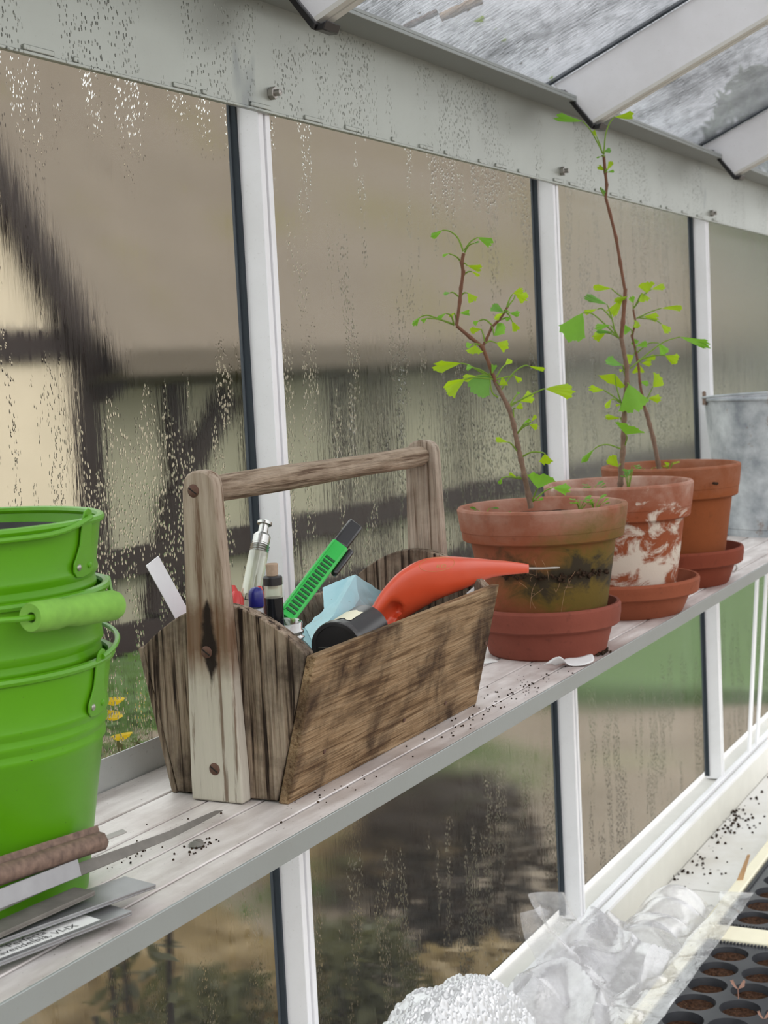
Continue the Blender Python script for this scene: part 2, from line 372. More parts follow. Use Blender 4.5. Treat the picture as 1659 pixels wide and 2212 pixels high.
M['tc1'] = terracotta('terracotta_mossy', (0.27, 0.079, 0.036), 0, 0.95, 0, 1.0, 0.6)
M['tc2'] = terracotta('terracotta_limed', (0.27, 0.072, 0.028), 0.9, 0, 0, 5.0, 0.95)
M['tc3'] = terracotta('terracotta_orange', (0.245, 0.068, 0.020), 0.0, 0, 0, 9.0, 0.25)
M['sc1'] = terracotta('saucer_rose_terracotta', (0.225, 0.062, 0.040), 0, 0, 0, 2.0)
M['sc2'] = terracotta('saucer_terracotta', (0.265, 0.075, 0.036), 0, 0, 0, 6.0)
M['sc3'] = terracotta('saucer_red_terracotta', (0.20, 0.045, 0.022), 0, 0, 0, 8.0)

def soil_mat(name='potting_soil', c0=(0.012, 0.008, 0.006), c1=(0.10, 0.058, 0.035), fleck=0.5):
    m, nt = newmat(name); v = vec(nt); n = noi(nt, v, 260, 5, 0.7); f = ramp(nt, noi(nt, v, 430, 2), [(0.68, 0.0), (0.74, 1.0)])
    c = mixc(nt, ramp(nt, n, [(0.35, 0.0), (0.7, 1.0)]), c0, c1); c = mixc(nt, mth(nt, 'MULTIPLY', f, fleck), c, (0.42, 0.30, 0.18))
    outp(nt, pr(nt, c, 0.95, 0, bump(nt, n, 1.0, 0.004), 0.15)); return m
M['soil'] = soil_mat()
M['peat'] = soil_mat('peat_soil', (0.018, 0.009, 0.006), (0.13, 0.062, 0.032), 0.6)

def leafmat(name, c, t):
    m, nt = newmat(name); v = vec(nt); n = noi(nt, v, 90, 3)
    col = mixc(nt, n, tuple(0.8*x for x in c), tuple(min(1, 1.2*x) for x in c))
    d = pr(nt, col, 0.5, 0, None, 0.3); tr = nd(nt, 'BsdfTranslucent', {'Color': (*t, 1)})
    outp(nt, mixs(nt, 0.45, d, tr)); return m
M['leaf'] = [leafmat('ginkgo_leaf_green', (0.20, 0.46, 0.06), (0.30, 0.62, 0.04)),
             leafmat('ginkgo_leaf_lime', (0.36, 0.56, 0.03), (0.52, 0.74, 0.015)),
             leafmat('ginkgo_leaf_cool', (0.20, 0.44, 0.11), (0.24, 0.50, 0.09))]
M['petiole'] = leafmat('green_petiole', (0.30, 0.45, 0.08), (0.35, 0.55, 0.05))
M['bark'] = plain('ginkgo_bark', (0.20, 0.125, 0.085), 0.85, var=0.45, vs=220)
M['bark_red'] = plain('young_red_bark', (0.17, 0.070, 0.035), 0.7, var=0.35, vs=200)
M['weed'] = leafmat('weed_leaf', (0.12, 0.27, 0.06), (0.18, 0.36, 0.05))

def green_enamel():
    m, nt = newmat('lime_green_enamel'); v = vec(nt); n = noi(nt, v, 400, 2); big = noi(nt, v, 20, 4)
    c = mixc(nt, big, (0.085, 0.30, 0.003), (0.112, 0.35, 0.007))
    c = mixc(nt, ramp(nt, n, [(0.74, 0.0), (0.77, 0.8)]), c, (0.05, 0.06, 0.02))
    outp(nt, pr(nt, c, 0.34, 0, bump(nt, big, 0.05, 0.002), 0.4)); return m
M['enamel'] = green_enamel()
M['grip'] = plain('green_painted_wood', (0.19, 0.42, 0.055), 0.8, var=0.25, vs=160)
def galv():
    m, nt = newmat('galvanised_zinc'); v = vec(nt); n = noi(nt, v, 16, 6, 0.6); sp = noi(nt, v, 60, 3)
    c = mixc(nt, ramp(nt, n, [(0.35, 0.0), (0.65, 1.0)]), (0.27, 0.30, 0.33), (0.66, 0.70, 0.72))
    r = ramp(nt, noi(nt, vec(nt, loc=(4, 2, 1)), 30, 4, 0.7), [(0.60, 0.0), (0.70, 0.8)])
    c = mixc(nt, r, c, (0.24, 0.13, 0.07))
    outp(nt, pr(nt, c, ramp(nt, sp, [(0.3, 0.45), (0.7, 0.65)]), 0.2, bump(nt, n, 0.12, 0.002))); return m
M['galv'] = galv()
M['rust_in'] = plain('red_rusty_inside', (0.14, 0.055, 0.045), 0.8, var=0.3, vs=30)
M['zinc_strip'] = plain('brushed_zinc', (0.36, 0.36, 0.37), 0.38, 0.8, var=0.2, vs=60)
M['zinc_dirty'] = plain('dirty_zinc', (0.20, 0.185, 0.165), 0.6, 0.45, var=0.45, vs=70)
M['zinc_light'] = plain('light_zinc', (0.50, 0.48, 0.45), 0.4, 0.65, var=0.25, vs=90)
M['rust_strip'] = plain('rusted_brown_metal', (0.19, 0.125, 0.095), 0.75, 0.2, var=0.9, vs=190)
M['paper'] = plain('white_label', (0.86, 0.86, 0.84), 0.5, var=0.03, vs=80)
M['ink'] = plain('black_ink', (0.012, 0.012, 0.014), 0.6)
M['tag_white'] = plain('white_plastic_tag', (0.92, 0.93, 0.97), 0.4, var=0.03, vs=200)
M['blue_paper'] = None
def bluep():
    m, nt = newmat('pale_blue_plastic_film'); v = vec(nt); n = noi(nt, v, 35, 5, 0.6)
    c = mixc(nt, n, (0.32, 0.60, 0.68), (0.50, 0.74, 0.80))
    c = mixc(nt, ramp(nt, noi(nt, vec(nt, loc=(3, 1, 2)), 28, 5, 0.65), [(0.60, 0.0), (0.74, 0.7)]), c, (0.38, 0.37, 0.24))
    sp = ramp(nt, noi(nt, v, 330, 2), [(0.72, 0.0), (0.76, 0.8)]); c = mixc(nt, sp, c, (0.08, 0.07, 0.05))
    outp(nt, pr(nt, c, 0.45, 0, bump(nt, n, 0.15, 0.002), 0.4)); return m
M['blue_paper'] = bluep()
M['red'] = plain('orange_red_plastic', (0.60, 0.072, 0.025), 0.33, var=0.10, vs=25)
M['red2'] = plain('coral_red_plastic', (0.68, 0.06, 0.055), 0.35)
M['gold'] = plain('worn_gold_print', (0.45, 0.22, 0.04), 0.5)
M['green_knife'] = plain('bright_green_plastic', (0.02, 0.46, 0.06), 0.33)
M['dark_green'] = plain('dark_green_recess', (0.008, 0.085, 0.018), 0.6)
M['blue_cap'] = plain('dark_blue_cap', (0.012, 0.014, 0.16), 0.3)
M['silver'] = plain('silver_barrel', (0.55, 0.56, 0.60), 0.35, 0.6)
M['cork'] = plain('cork', (0.42, 0.31, 0.22), 0.9, var=0.3, vs=250)
M['chrome'] = plain('dull_chrome', (0.52, 0.52, 0.50), 0.25, 0.95)
M['dark_liquid'] = plain('black_bottle', (0.008, 0.010, 0.013), 0.12)
def clearglass(name, col=(0.95, 0.97, 0.95), milk=0.06, mcol=(0.8, 0.8, 0.75)):
    m, nt = newmat(name); tr = nd(nt, 'BsdfTransparent', {'Color': (*col, 1)}); gl = nd(nt, 'BsdfGlossy', {'Color': (1, 1, 1, 1), 'Roughness': 0.06})
    lw = nt.nodes.new('ShaderNodeLayerWeight'); lw.inputs[0].default_value = 0.35
    f = mth(nt, 'MULTIPLY_ADD', lw.outputs[1], 0.75); nt.nodes[-1].inputs[2].default_value = 0.06
    sh = mixs(nt, f, tr, gl); df = nd(nt, 'BsdfDiffuse', {'Color': (*mcol, 1)})
    outp(nt, mixs(nt, milk, sh, df)); return m
M['jar'] = clearglass('jar_glass')
M['vial'] = clearglass('greenish_tube_glass', (0.90, 0.95, 0.86), 0.35, (0.74, 0.74, 0.60))
def film():
    m, nt = newmat('clear_plastic_film'); n = noi(nt, vec(nt), 25, 5, 0.6)
    tr = nd(nt, 'BsdfTransparent', {'Color': (0.97, 0.97, 0.98, 1)}); df = mixs(nt, 0.5, nd(nt, 'BsdfDiffuse', {'Color': (0.93, 0.92, 0.94, 1)}), nd(nt, 'BsdfTranslucent', {'Color': (0.93, 0.92, 0.94, 1)}))
    gl = nd(nt, 'BsdfGlossy', {'Color': (1, 1, 1, 1), 'Roughness': 0.12, 'Normal': bump(nt, n, 0.4, 0.006)})
    lw = nt.nodes.new('ShaderNodeLayerWeight'); lw.inputs[0].default_value = 0.4
    a = mixs(nt, ramp(nt, n, [(0.35, 0.24), (0.7, 0.52)]), tr, df)
    f = mth(nt, 'MULTIPLY_ADD', lw.outputs[1], 0.35); nt.nodes[-1].inputs[2].default_value = 0.05
    outp(nt, mixs(nt, f, a, gl)); return m
M['film'] = film()
def bubble():
    m, nt = newmat('bubble_wrap_film')
    tr = nd(nt, 'BsdfTransparent', {'Color': (0.97, 0.97, 0.98, 1)}); df = mixs(nt, 0.4, nd(nt, 'BsdfDiffuse', {'Color': (0.92, 0.93, 0.95, 1)}), nd(nt, 'BsdfTranslucent', {'Color': (0.92, 0.93, 0.95, 1)}))
    gl = nd(nt, 'BsdfGlossy', {'Color': (1, 1, 1, 1), 'Roughness': 0.10})
    outp(nt, mixs(nt, 0.22, mixs(nt, 0.72, tr, df), gl)); return m
M['bubble'] = bubble()
def bench_mat():
    m, nt = newmat('white_painted_bench'); v = vec(nt); n = noi(nt, v, 7, 6, 0.65); s = noi(nt, v, 30, 4, 0.7)
    c = mixc(nt, ramp(nt, n, [(0.45, 0.0), (0.75, 0.6)]), (0.86, 0.85, 0.83), (0.62, 0.58, 0.50))
    c = mixc(nt, ramp(nt, s, [(0.66, 0.0), (0.74, 0.6)]), c, (0.16, 0.12, 0.09))
    outp(nt, pr(nt, c, 0.55)); return m
M['bench'] = bench_mat()
M['cream_wood'] = plain('cream_painted_wood', (0.86, 0.81, 0.62), 0.55, var=0.06, vs=40)
M['tray'] = plain('black_seed_tray', (0.035, 0.037, 0.042), 0.32, var=0.2, vs=50)
M['stick'] = plain('plain_wood_stick', (0.50, 0.31, 0.16), 0.7, var=0.2, vs=90)
M['pink'] = leafmat('pinkish_seedling', (0.50, 0.30, 0.24), (0.5, 0.3, 0.2))
M['scrap'] = plain('torn_white_plastic', (0.78, 0.78, 0.78), 0.4, var=0.08, vs=90)
M['root'] = plain('dry_root', (0.34, 0.20, 0.11), 0.9)
# outside
def thatch_mat():
    m, nt = newmat('old_thatch'); v = vec(nt, (1, 0.18, 0.18)); n = noi(nt, v, 9, 6, 0.7); b = noi(nt, vec(nt), 0.9, 4, 0.6)
    c = mixc(nt, n, (0.085, 0.066, 0.050), (0.205, 0.165, 0.130)); c = mixc(nt, ramp(nt, b, [(0.52, 0.0), (0.66, 0.8)]), c, (0.125, 0.105, 0.035))
    outp(nt, pr(nt, c, 0.95, 0, bump(nt, n, 0.8, 0.05), 0.1)); return m
M['thatch'] = thatch_mat()
M['timber'] = plain('tarred_timber', (0.020, 0.010, 0.008), 0.8, var=0.3, vs=6)
M['lime'] = plain('shaded_cream_limewash', (0.33, 0.30, 0.215), 0.9, var=0.16, vs=2.5)  # cream wall darkened in colour for the shade under the thatch
M['lime_lit'] = plain('lit_cream_brick', (0.62, 0.51, 0.38), 0.9, var=0.14, vs=3.0)  # gable cream kept lighter in colour, as the lit wall
def ground_mat():
    m, nt = newmat('bare_garden_soil'); v = vec(nt); n = noi(nt, v, 3.0, 7, 0.7); f = noi(nt, v, 0.9, 3)
    c = mixc(nt, n, (0.075, 0.058, 0.043), (0.22, 0.175, 0.135)); c = mixc(nt, ramp(nt, f, [(0.55, 0.0), (0.75, 0.6)]), c, (0.10, 0.12, 0.04))
    outp(nt, pr(nt, c, 0.95, 0, bump(nt, n, 0.7, 0.05), 0.1)); return m
M['ground'] = ground_mat()
M['lawn'] = plain('lawn_grass', (0.038, 0.075, 0.012), 0.9, var=0.35, vs=4)
M['gravel'] = plain('grey_paving', (0.14, 0.13, 0.115), 0.9, var=0.2, vs=12)
M['dry'] = leafmat('dry_straw', (0.34, 0.25, 0.14), (0.3, 0.22, 0.1))
M['bushdark'] = leafmat('dark_bush_leaf', (0.045, 0.030, 0.022), (0.05, 0.03, 0.02))
M['bushgreen'] = leafmat('garden_green', (0.07, 0.12, 0.03), (0.10, 0.18, 0.03))
M['olive'] = leafmat('dull_olive_leaf', (0.075, 0.070, 0.028), (0.09, 0.085, 0.03))
M['yellow'] = leafmat('yellow_petal', (0.65, 0.45, 0.01), (0.6, 0.4, 0.01))
# ================================================================ greenhouse frame
MX = [0.46, 1.259, 2.031, 2.817, 3.60]          # middle of each glazing bar
BW = 0.0105; BD = 0.025                          # half width, depth of a bar
Z0, Z1 = -0.478, 0.5575
GY = 0.032                                       # inner glass face
bolt0 = None
def glazing_bar(n, x):
    t = thing('trim_%d' % n, (x, 0, Z0), kind='structure')
    t['label'] = ['aluminium glazing bar beside the green buckets', 'aluminium glazing bar behind the wooden tool carrier', 'aluminium glazing bar beside the front ginkgo',
                  'aluminium glazing bar behind the hindmost ginkgo', 'aluminium glazing bar at the right edge'][n-1]
    m = MB()
    poly = [(-BW, BD+0.004), (-BW, 0), (-0.0022, 0), (-0.0022, 0.005), (0.0022, 0.005), (0.0022, 0), (BW, 0), (BW, BD+0.004)]
    m.prism([(x+a, b) for a, b in poly], Z0-0.005, 0.655, 'z')
    part('bar_profile', m, M['alu_white'], t, bevel=0.0008)
    for s in (-1, 1):
        g = MB(); xa = x + s*(BW-0.001); g.box(min(xa, xa+s*0.004), max(xa, xa+s*0.004), BD-0.002, GY-0.001, Z0, 0.65)
        part('rubber_gasket', g, M['rubber'], t)
    m = MB(); m.box(x-0.0150, x+0.0150, BD+0.004, GY-0.0005, Z0, 0.65)
    part('back_flange', m, M['gasket'], t)
    return t
bars = [glazing_bar(i+1, x) for i, x in enumerate(MX)]

gm = [('glass_a', 'glass_low'), ('glass_a', 'glass_low'), ('glass_b', 'glass_low'), ('glass_c', 'glass_c2'), ('glass_d', 'glass_c2')]
for i in range(len(MX)):
    xa = MX[i-1] if i else -0.35; xb = MX[i]
    w = thing('window_%d' % (i+1), ((xa+xb)/2, GY, Z0), kind='structure')
    w['label'] = ['fogged window bay left of the buckets', 'fogged window bay behind buckets and tool carrier', 'fogged window bay with running drops behind the front ginkgo',
                  'hazy window bay behind the two rear ginkgos', 'hazy window bay behind the zinc bucket'][i]
    for k, (za, zb, mm) in enumerate(((Z0+0.004, -0.020, gm[i][1]), (-0.040, 0.655, gm[i][0]))):
        y = GY - 0.0003 + (0.0045 if k == 0 else 0.0)
        m = MB(); m.cur = 1; m.box(xa+0.0003, xb-0.0003, y, y+0.004, za, zb)
        m.mi[2] = 0                               # the face towards the room carries the condensation
        part('pane', m, [M[mm], M['glass_out']], w)

# eave beam with its inward flange, lower lip and clips
t = thing('trim_6', (1.6, 0, Z1), kind='structure'); t['label'] = 'grey green aluminium eave beam above the windows with dew drops'
XA, XB = -0.4, 4.2
m = MB(); m.box(XA, XB, -0.003, 0.0005, Z1, 0.662); part('beam_face', m, M['alu_beam'], t, bevel=0.001)
m = MB(); m.box(XA, XB, -0.046, 0.0, 0.660, 0.664); m.box(XA, XB, -0.046, -0.0445, 0.664, 0.668); part('beam_flange', m, M['alu_edge'], t, bevel=0.0006)
m = MB(); m.box(XA, XB, -0.0052, -0.002, Z1, Z1+0.0028); part('beam_lip', m, M['alu_beam'], t, bevel=0.0006)
random.seed(3)
for i in range(26):
    x = 0.75 + i*0.083 + random.uniform(-0.03, 0.03); l = random.choice((0.006, 0.03, 0.035))
    m = MB(); m.box(x, x+l, -0.0050, -0.0025, Z1+0.003, Z1+0.0075); part('clip', m, M['alu_beam'], t, bevel=0.0008)
def hexbolt(x, z):
    n = MB(); n.m = axis_frame((x, -0.003, z), (0, -1, 0)); n.lathe([(0.0001, 0), (0.0062, 0), (0.0062, 0.0055), (0.0001, 0.0055)], 6)
    b = part('nut', n, M['steel'], t, bevel=0.0005)
    n = MB(); n.m = axis_frame((x, -0.003, z), (0, -1, 0)); n.lathe([(0.0034, 0.005), (0.0030, 0.0065), (0.0034, 0.008), (0.0030, 0.0095), (0.0033, 0.011), (0.0001, 0.0118)], 14)
    part('bolt_end', n, M['steel'], b, smooth=True)
for x, z in ((1.268, 0.577), (2.047, 0.577), (2.835, 0.573), (0.47, 0.577)): hexbolt(x, z)

# sill
t = thing('trim_7', (1.6, 0, -0.54), kind='structure'); t['label'] = 'cream window sill rail along the foot of the glass'
m = MB(); m.box(XA, XB, -0.022, 0.05, -0.56, -0.486); part('sill_body', m, M['cream_paint'], t, bevel=0.002)
m = MB(); m.box(XA, XB, -0.024, -0.013, -0.487, -0.480); m.box(XA, XB, -0.006, 0.004, -0.487, -0.478); part('sill_ridge', m, M['alu_white'], t, bevel=0.001)
# diagonal brace strips at the far end of the wall
t = thing('trim_8', (3.1, 0, -0.47), kind='structure'); t['label'] = 'slanting aluminium brace strips at the far right below the shelf'
for x0, x1 in ((3.012, 3.115), (3.078, 3.222)):
    m = MB(); m.hexa([(x0-0.009, -0.004, -0.478), (x0+0.009, -0.004, -0.478), (x0+0.009, 0.0, -0.478), (x0-0.009, 0.0, -0.478),
                      (x1-0.009+0.12, -0.004, 0.22), (x1+0.009+0.12, -0.004, 0.22), (x1+0.009+0.12, 0.0, 0.22), (x1-0.009+0.12, 0.0, 0.22)])
    part('brace_strip', m, M['alu_white'], t)

# ---- sloping roof: rafters, caps, wet panes
SL = 0.435
def roof_z(y): return 0.6835 - SL*y
c = thing('ceiling', (1.6, -0.3, 0.68), kind='structure'); c['label'] = 'sloping greenhouse roof of wet glass panes between pale rafters'
YI = -1.6
RX = [0.46, 1.245, 2.0, 2.76, 3.54]
for x in RX:
    m = MB()
    y0 = -0.050
    def rp(y, dz): return (y, roof_z(y) + dz)
    m.prism([rp(-0.014, -0.003), rp(-0.066+0.004, -0.082), rp(YI, -0.082), rp(YI, -0.003)], x, x+0.014, 'x')
    r = part('rafter', m, M['alu_white'], c, bevel=0.001)
    m = MB(); m.prism([rp(-0.066, -0.084), rp(-0.066, -0.079), rp(YI, -0.079), rp(YI, -0.084)], x-0.001, x+0.009, 'x')
    m.prism([rp(-0.066, -0.084), rp(-0.066, -0.079), rp(YI, -0.079), rp(YI, -0.084)], x+0.012, x+0.022, 'x'); part('rafter_foot', m, M['cream_paint'], r)
    m = MB(); e0 = Vector((0, -0.031, 0.674)); e1 = Vector((0, -0.0665, 0.6235))
    m.prism([(-0.026, 0.6745), (-0.031, 0.6775), (-0.071, 0.6265), (-0.0665, 0.6215)], x-0.006, x+0.022, 'x')
    m.prism([(-0.018, 0.667), (-0.018, 0.6745), (-0.031, 0.6765), (-0.033, 0.669)], x-0.016, x+0.004, 'x')
    m.prism([(-0.0665, 0.6215), (-0.071, 0.6265), (-0.080, 0.629), (-0.076, 0.621)], x-0.002, x+0.026, 'x'); part('end_cap', m, M['black'], r, bevel=0.001)
    m = MB(); m.prism([rp(0.02, -0.002), rp(YI, -0.002), rp(YI, 0.004), rp(0.02, 0.004)], x-0.004, x-0.0005, 'x'); part('roof_gasket', m, M['rubber'], r)
for i in range(len(RX)):
    xa = RX[i-1]+0.01 if i else -0.35; xb = RX[i]+0.004
    m = MB(); m.prism([(0.06, roof_z(0.06)), (YI, roof_z(YI)), (YI, roof_z(YI)+0.004), (0.06, roof_z(0.06)+0.004)], xa, xb, 'x')
    part('pane', m, M['roof_glass'], c)
# ---- floor and ground
m = MB(); m.box(-1.5, 5.5, -2.6, 0.06, -1.30, -1.22); o = part('floor', m, M['gravel']); tag(o, 'grey paved greenhouse floor', None, None, 'structure')
m = MB()
def gfn(u, v):
    x = -14 + 44*u; y = -20 + 52*v; d = 0 if -3.2 < y < 0.4 else 0.06*mnoise.noise(Vector((x*0.9, y*0.9, 0)))
    return (x, y, -1.235 + d)
m.grid(gfn, 110, 130); o = part('ground', m, M['ground'], smooth=True); tag(o, 'bare brown garden soil outside the glass', None, None, 'structure')
m = MB(); pl = [(4.9, 4.2), (5.4, 3.5), (6.45, 2.2), (6.65, 0.5), (14, 0.3), (26, 0.3), (26, 3.0), (18, 2.6), (7, 4.3)]
m.add([(x, y, -1.15) for x, y in pl] + [(x, y, -1.3) for x, y in pl], [tuple(range(9))] + [(i, (i+1) % 9, 9+(i+1) % 9, 9+i) for i in range(9)])
o = part('lawn', m, M['lawn']); tag(o, 'mown green lawn beyond the soil', 'lawn', None, 'stuff')

# ---- half-timbered thatched house across the garden
hu = Vector((0.992, -0.127, 0)).normalized(); hn = Vector((0.127, 0.992, 0)).normalized()
hr = ray(186, 825); HO = CAM + hr * (8.6 / hr.length); HO.z = -1.2
house = thing('half_timbered_house', HO, 'cream half-timbered house with dark timbers and a brown thatched roof behind the fogged glass', 'house')
house.rotation_euler = (0, 0, math.atan2(hu.y, hu.x))
def hxz(px, py):
    d = ray(px, py); t = (HO - CAM).dot(hn) / d.dot(hn); p = CAM + d*t - HO; return p.dot(hu), p.z
EZ = hxz(400, 800)[1] + 0.02
def hpart(name, m, mat, parent=house, **k): return part(name, m, mat, parent, world=False, **k)
HX1 = 11.0
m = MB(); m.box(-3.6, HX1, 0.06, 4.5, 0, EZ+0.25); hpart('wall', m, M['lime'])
tw = 0.085
postx = [hxz(186, 1000)[0], hxz(385, 950)[0], hxz(560, 950)[0], hxz(748, 950)[0], hxz(832, 950)[0], hxz(1000, 950)[0], hxz(1190, 950)[0], hxz(1330, 950)[0]]
while postx[-1] < HX1-1: postx.append(postx[-1]+1.6)
for x in postx:
    m = MB(); w = tw*(1.15 if x == postx[0] else 0.75); m.box(x-w, x+w, -0.045 if x == postx[0] else -0.02, 0.08, 0, EZ+0.2); hpart('post', m, M['timber'])
zr1 = hxz(380, 1190)[1]; zr2 = hxz(820, 1080)[1]
m = MB(); m.hexa([(postx[0], -0.015, zr1-0.10), (HX1, -0.015, zr2-0.10), (HX1, 0.08, zr2-0.10), (postx[0], 0.08, zr1-0.10), (postx[0], -0.015, zr1+0.06), (HX1, -0.015, zr2+0.06), (HX1, 0.08, zr2+0.06), (postx[0], 0.08, zr1+0.06)]); hpart('rail', m, M['timber'])
m = MB(); m.box(-3.6, HX1, -0.02, 0.08, 0.0, 0.16); hpart('sole_plate', m, M['timber'])
def brace(xa, za, xb, zb, w=0.08):
    d = Vector((xb-xa, 0, zb-za)).normalized(); n = Vector((-d.z, 0, d.x))*w
    a = Vector((xa, 0, za)); b = Vector((xb, 0, zb)); q = []
    for y in (-0.01, 0.08): q += [a-n+Vector((0,y,0)), b-n+Vector((0,y,0)), b+n+Vector((0,y,0)), a+n+Vector((0,y,0))]
    m = MB(); m.hexa(q); hpart('brace', m, M['timber'])
xa, za = hxz(500, 850); xb, zb = hxz(385, 1075); brace(xa, za, xb, zb)
xb2, zb2 = hxz(345, 1330); brace(xb, zb, xb2, zb2, 0.10)
xa, za = hxz(660, 1110); xb, zb = hxz(610, 1300); brace(xa, za, xb, zb, 0.06)
# left gable wing
gx = postx[0]; gzb = hxz(215, 800)[1]; glx, glz = hxz(-160, 190)
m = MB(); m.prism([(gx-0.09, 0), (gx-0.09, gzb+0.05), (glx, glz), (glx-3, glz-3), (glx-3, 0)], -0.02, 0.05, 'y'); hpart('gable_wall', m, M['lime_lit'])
m = MB(); d = Vector((glx-gx, 0, glz-gzb)).normalized(); n = Vector((-d.z, 0, d.x)); n = n if n.z > 0 else -n
a = Vector((gx+0.15, 0, gzb-0.15)); b = Vector((glx, 0, glz)); q = []
for y in (-0.12, 0.02): q += [a-n*0.05+Vector((0,y,0)), b-n*0.05+Vector((0,y,0)), b+n*0.13+Vector((0,y,0)), a+n*0.13+Vector((0,y,0))]
m.hexa(q); hpart('verge_board', m, M['timber'])
zl = hxz(60, 745)[1]; m = MB(); m.box(-3.6, gx, -0.045, 0.0, zl-0.09, zl+0.08); hpart('rail', m, M['timber'])
zl = hxz(60, 1290)[1]; m = MB(); m.box(-3.6, gx, -0.045, 0.0, zl-0.09, zl+0.08); hpart('rail', m, M['timber'])
# thatched roof, thick at the eave
m = MB(); ez = EZ - 0.10; th = 0.32; RX0 = gx-0.02
def rf(u, v):
    x = RX0 + (HX1-RX0)*u; w = v*3.75; k = 0.05*mnoise.noise(Vector((x*1.6, w*1.2, 3)))
    return (x, -0.35 + w*0.72, ez + w*0.72*1.05 + k*1.5 + 0.10)
m.grid(rf, 90, 40)
m.add([(RX0, -0.35, ez+0.10), (HX1, -0.35, ez+0.10), (HX1, 0.1, ez-0.02), (RX0, 0.1, ez-0.02)], [(0, 1, 2, 3)])
m.add([(RX0, -0.35, ez+0.06), (HX1, -0.35, ez+0.06), (HX1, -0.36, ez+0.20), (RX0, -0.36, ez+0.20)], [(0, 1, 2, 3)])
hpart('thatched_roof', m, M['thatch'], smooth=True)
# ---- plants outside, seen through the fog
def bush(name, label, cat, base, h, r, n, mat, leaf=0.05, stem=None, flowers=0, group=None):
    t = thing(name, base, label, cat, group); random.seed(int(base.x*100)+n)
    m = MB(); st = MB()
    for i in range(max(5, n//60)):
        a = random.uniform(0, 2*PI); k = random.uniform(0.2, 0.9)
        tip = base + Vector((math.cos(a)*r*k, math.sin(a)*r*k, h*random.uniform(0.6, 1.0)))
        mid = base.lerp(tip, 0.5) + Vector((0, 0, 0.06*h)); st.tube([base + Vector((math.cos(a), math.sin(a), 0))*0.03, mid, tip], [0.008, 0.006, 0.002], 5)
    for i in range(n):
        a = random.uniform(0, 2*PI); z = random.random()**0.7; rr = r*math.sqrt(random.random())*(0.55+0.6*math.sin(PI*min(1, z*0.9+0.1)))
        p = base + Vector((math.cos(a)*rr, math.sin(a)*rr, z*h))
        d = Vector((random.gauss(0, 1), random.gauss(0, 1), random.gauss(0.3, 0.8))).normalized(); e = d.cross(Vector((random.gauss(0, 1), random.gauss(0, 1), random.gauss(0, 1)))).normalized()
        l = leaf*random.uniform(0.6, 1.3); m.add([p-d*l, p+e*l*0.35, p+d*l, p-e*l*0.35], [(0, 1, 2, 3)])
    o = part('foliage', m, mat, t, fix=False); o['kind'] = 'stuff'
    part('stem', st, M['timber'] if stem is None else stem, t)
    if flowers:
        for p in flowers:
            f = MB(); f.m = Matrix.Translation(p) @ Matrix.Rotation(random.uniform(-.6, .6), 4, 'X'); f.lathe([(0.001, 0), (0.006, 0.002), (0.011, 0.006)], 10); part('flower', f, M['yellow'], t, fix=False)
    return t
G = -1.2
def gp(px, py, y): p = at_y(px, py, y); return Vector((p.x, p.y, G))
b = at_y(955, 1700, 0.75); bush('bush', 'dark purple-brown bush just outside the lower pane left of the front bar', 'bush', Vector((b.x, b.y, G)), b.z-G, 0.28, 1800, M['bushdark'], 0.03)
for k, (px, py, y, r, lab) in enumerate(((330, 2000, 0.95, 0.28, 'tawny dry grass tuft outside the lowest left pane'), (760, 1830, 1.5, 0.3, 'pale dry grass tuft outside, behind the shelf edge'), (1050, 2080, 0.35, 0.2, 'low straw coloured tuft outside near the sill'), (560, 2080, 0.62, 0.2, 'dry grass tuft outside beside the first lower bar'))):
    b = at_y(px, py, y); bush('grass_tuft', lab, 'grass', Vector((b.x, b.y, G)), max(0.18, b.z-G), r, 1300, M['dry'], 0.04, M['dry'], group='dry tufts outside')
for k, (px, py, y, r, lab) in enumerate(((300, 1440, 1.3, 0.4, 'green garden plant outside beside the tool carrier end'), (760, 2010, 0.45, 0.15, 'dark green plant outside below the shelf'), (450, 2120, 0.35, 0.13, 'small green plant at the lower left outside'), (900, 1700, 1.6, 0.45, 'green garden shrub outside behind the dark bush'))):
    b = at_y(px, py, y); bush('garden_plant', lab, 'plant', Vector((b.x, b.y, G)), max(0.2, b.z-G), r, 1500, M['bushgreen'] if k in (0, 3) else M['olive'], 0.022, group='green plants outside')
b = at_y(245, 1500, 0.16); bush('flowering_plant', 'yellow flowering plant outside the glass beside the green buckets', 'plant', Vector((b.x, b.y, G)), b.z-G-0.05, 0.06, 420, M['olive'], 0.018, flowers=[at_y(243, 1524, 0.13), at_y(236, 1556, 0.11), at_y(262, 1600, 0.14)])
for k, (x, y, r, h, lab) in enumerate(((21.0, 1.5, 1.6, 5.0, 'leafy green tree beyond the far end of the lawn'), (25.5, 4.6, 1.7, 6.0, 'tall green tree beyond the lawn behind the zinc bucket'))):
    bush('tree', lab, 'tree', Vector((x, y, G)), h, r, 2600, M['bushgreen'], 0.22)
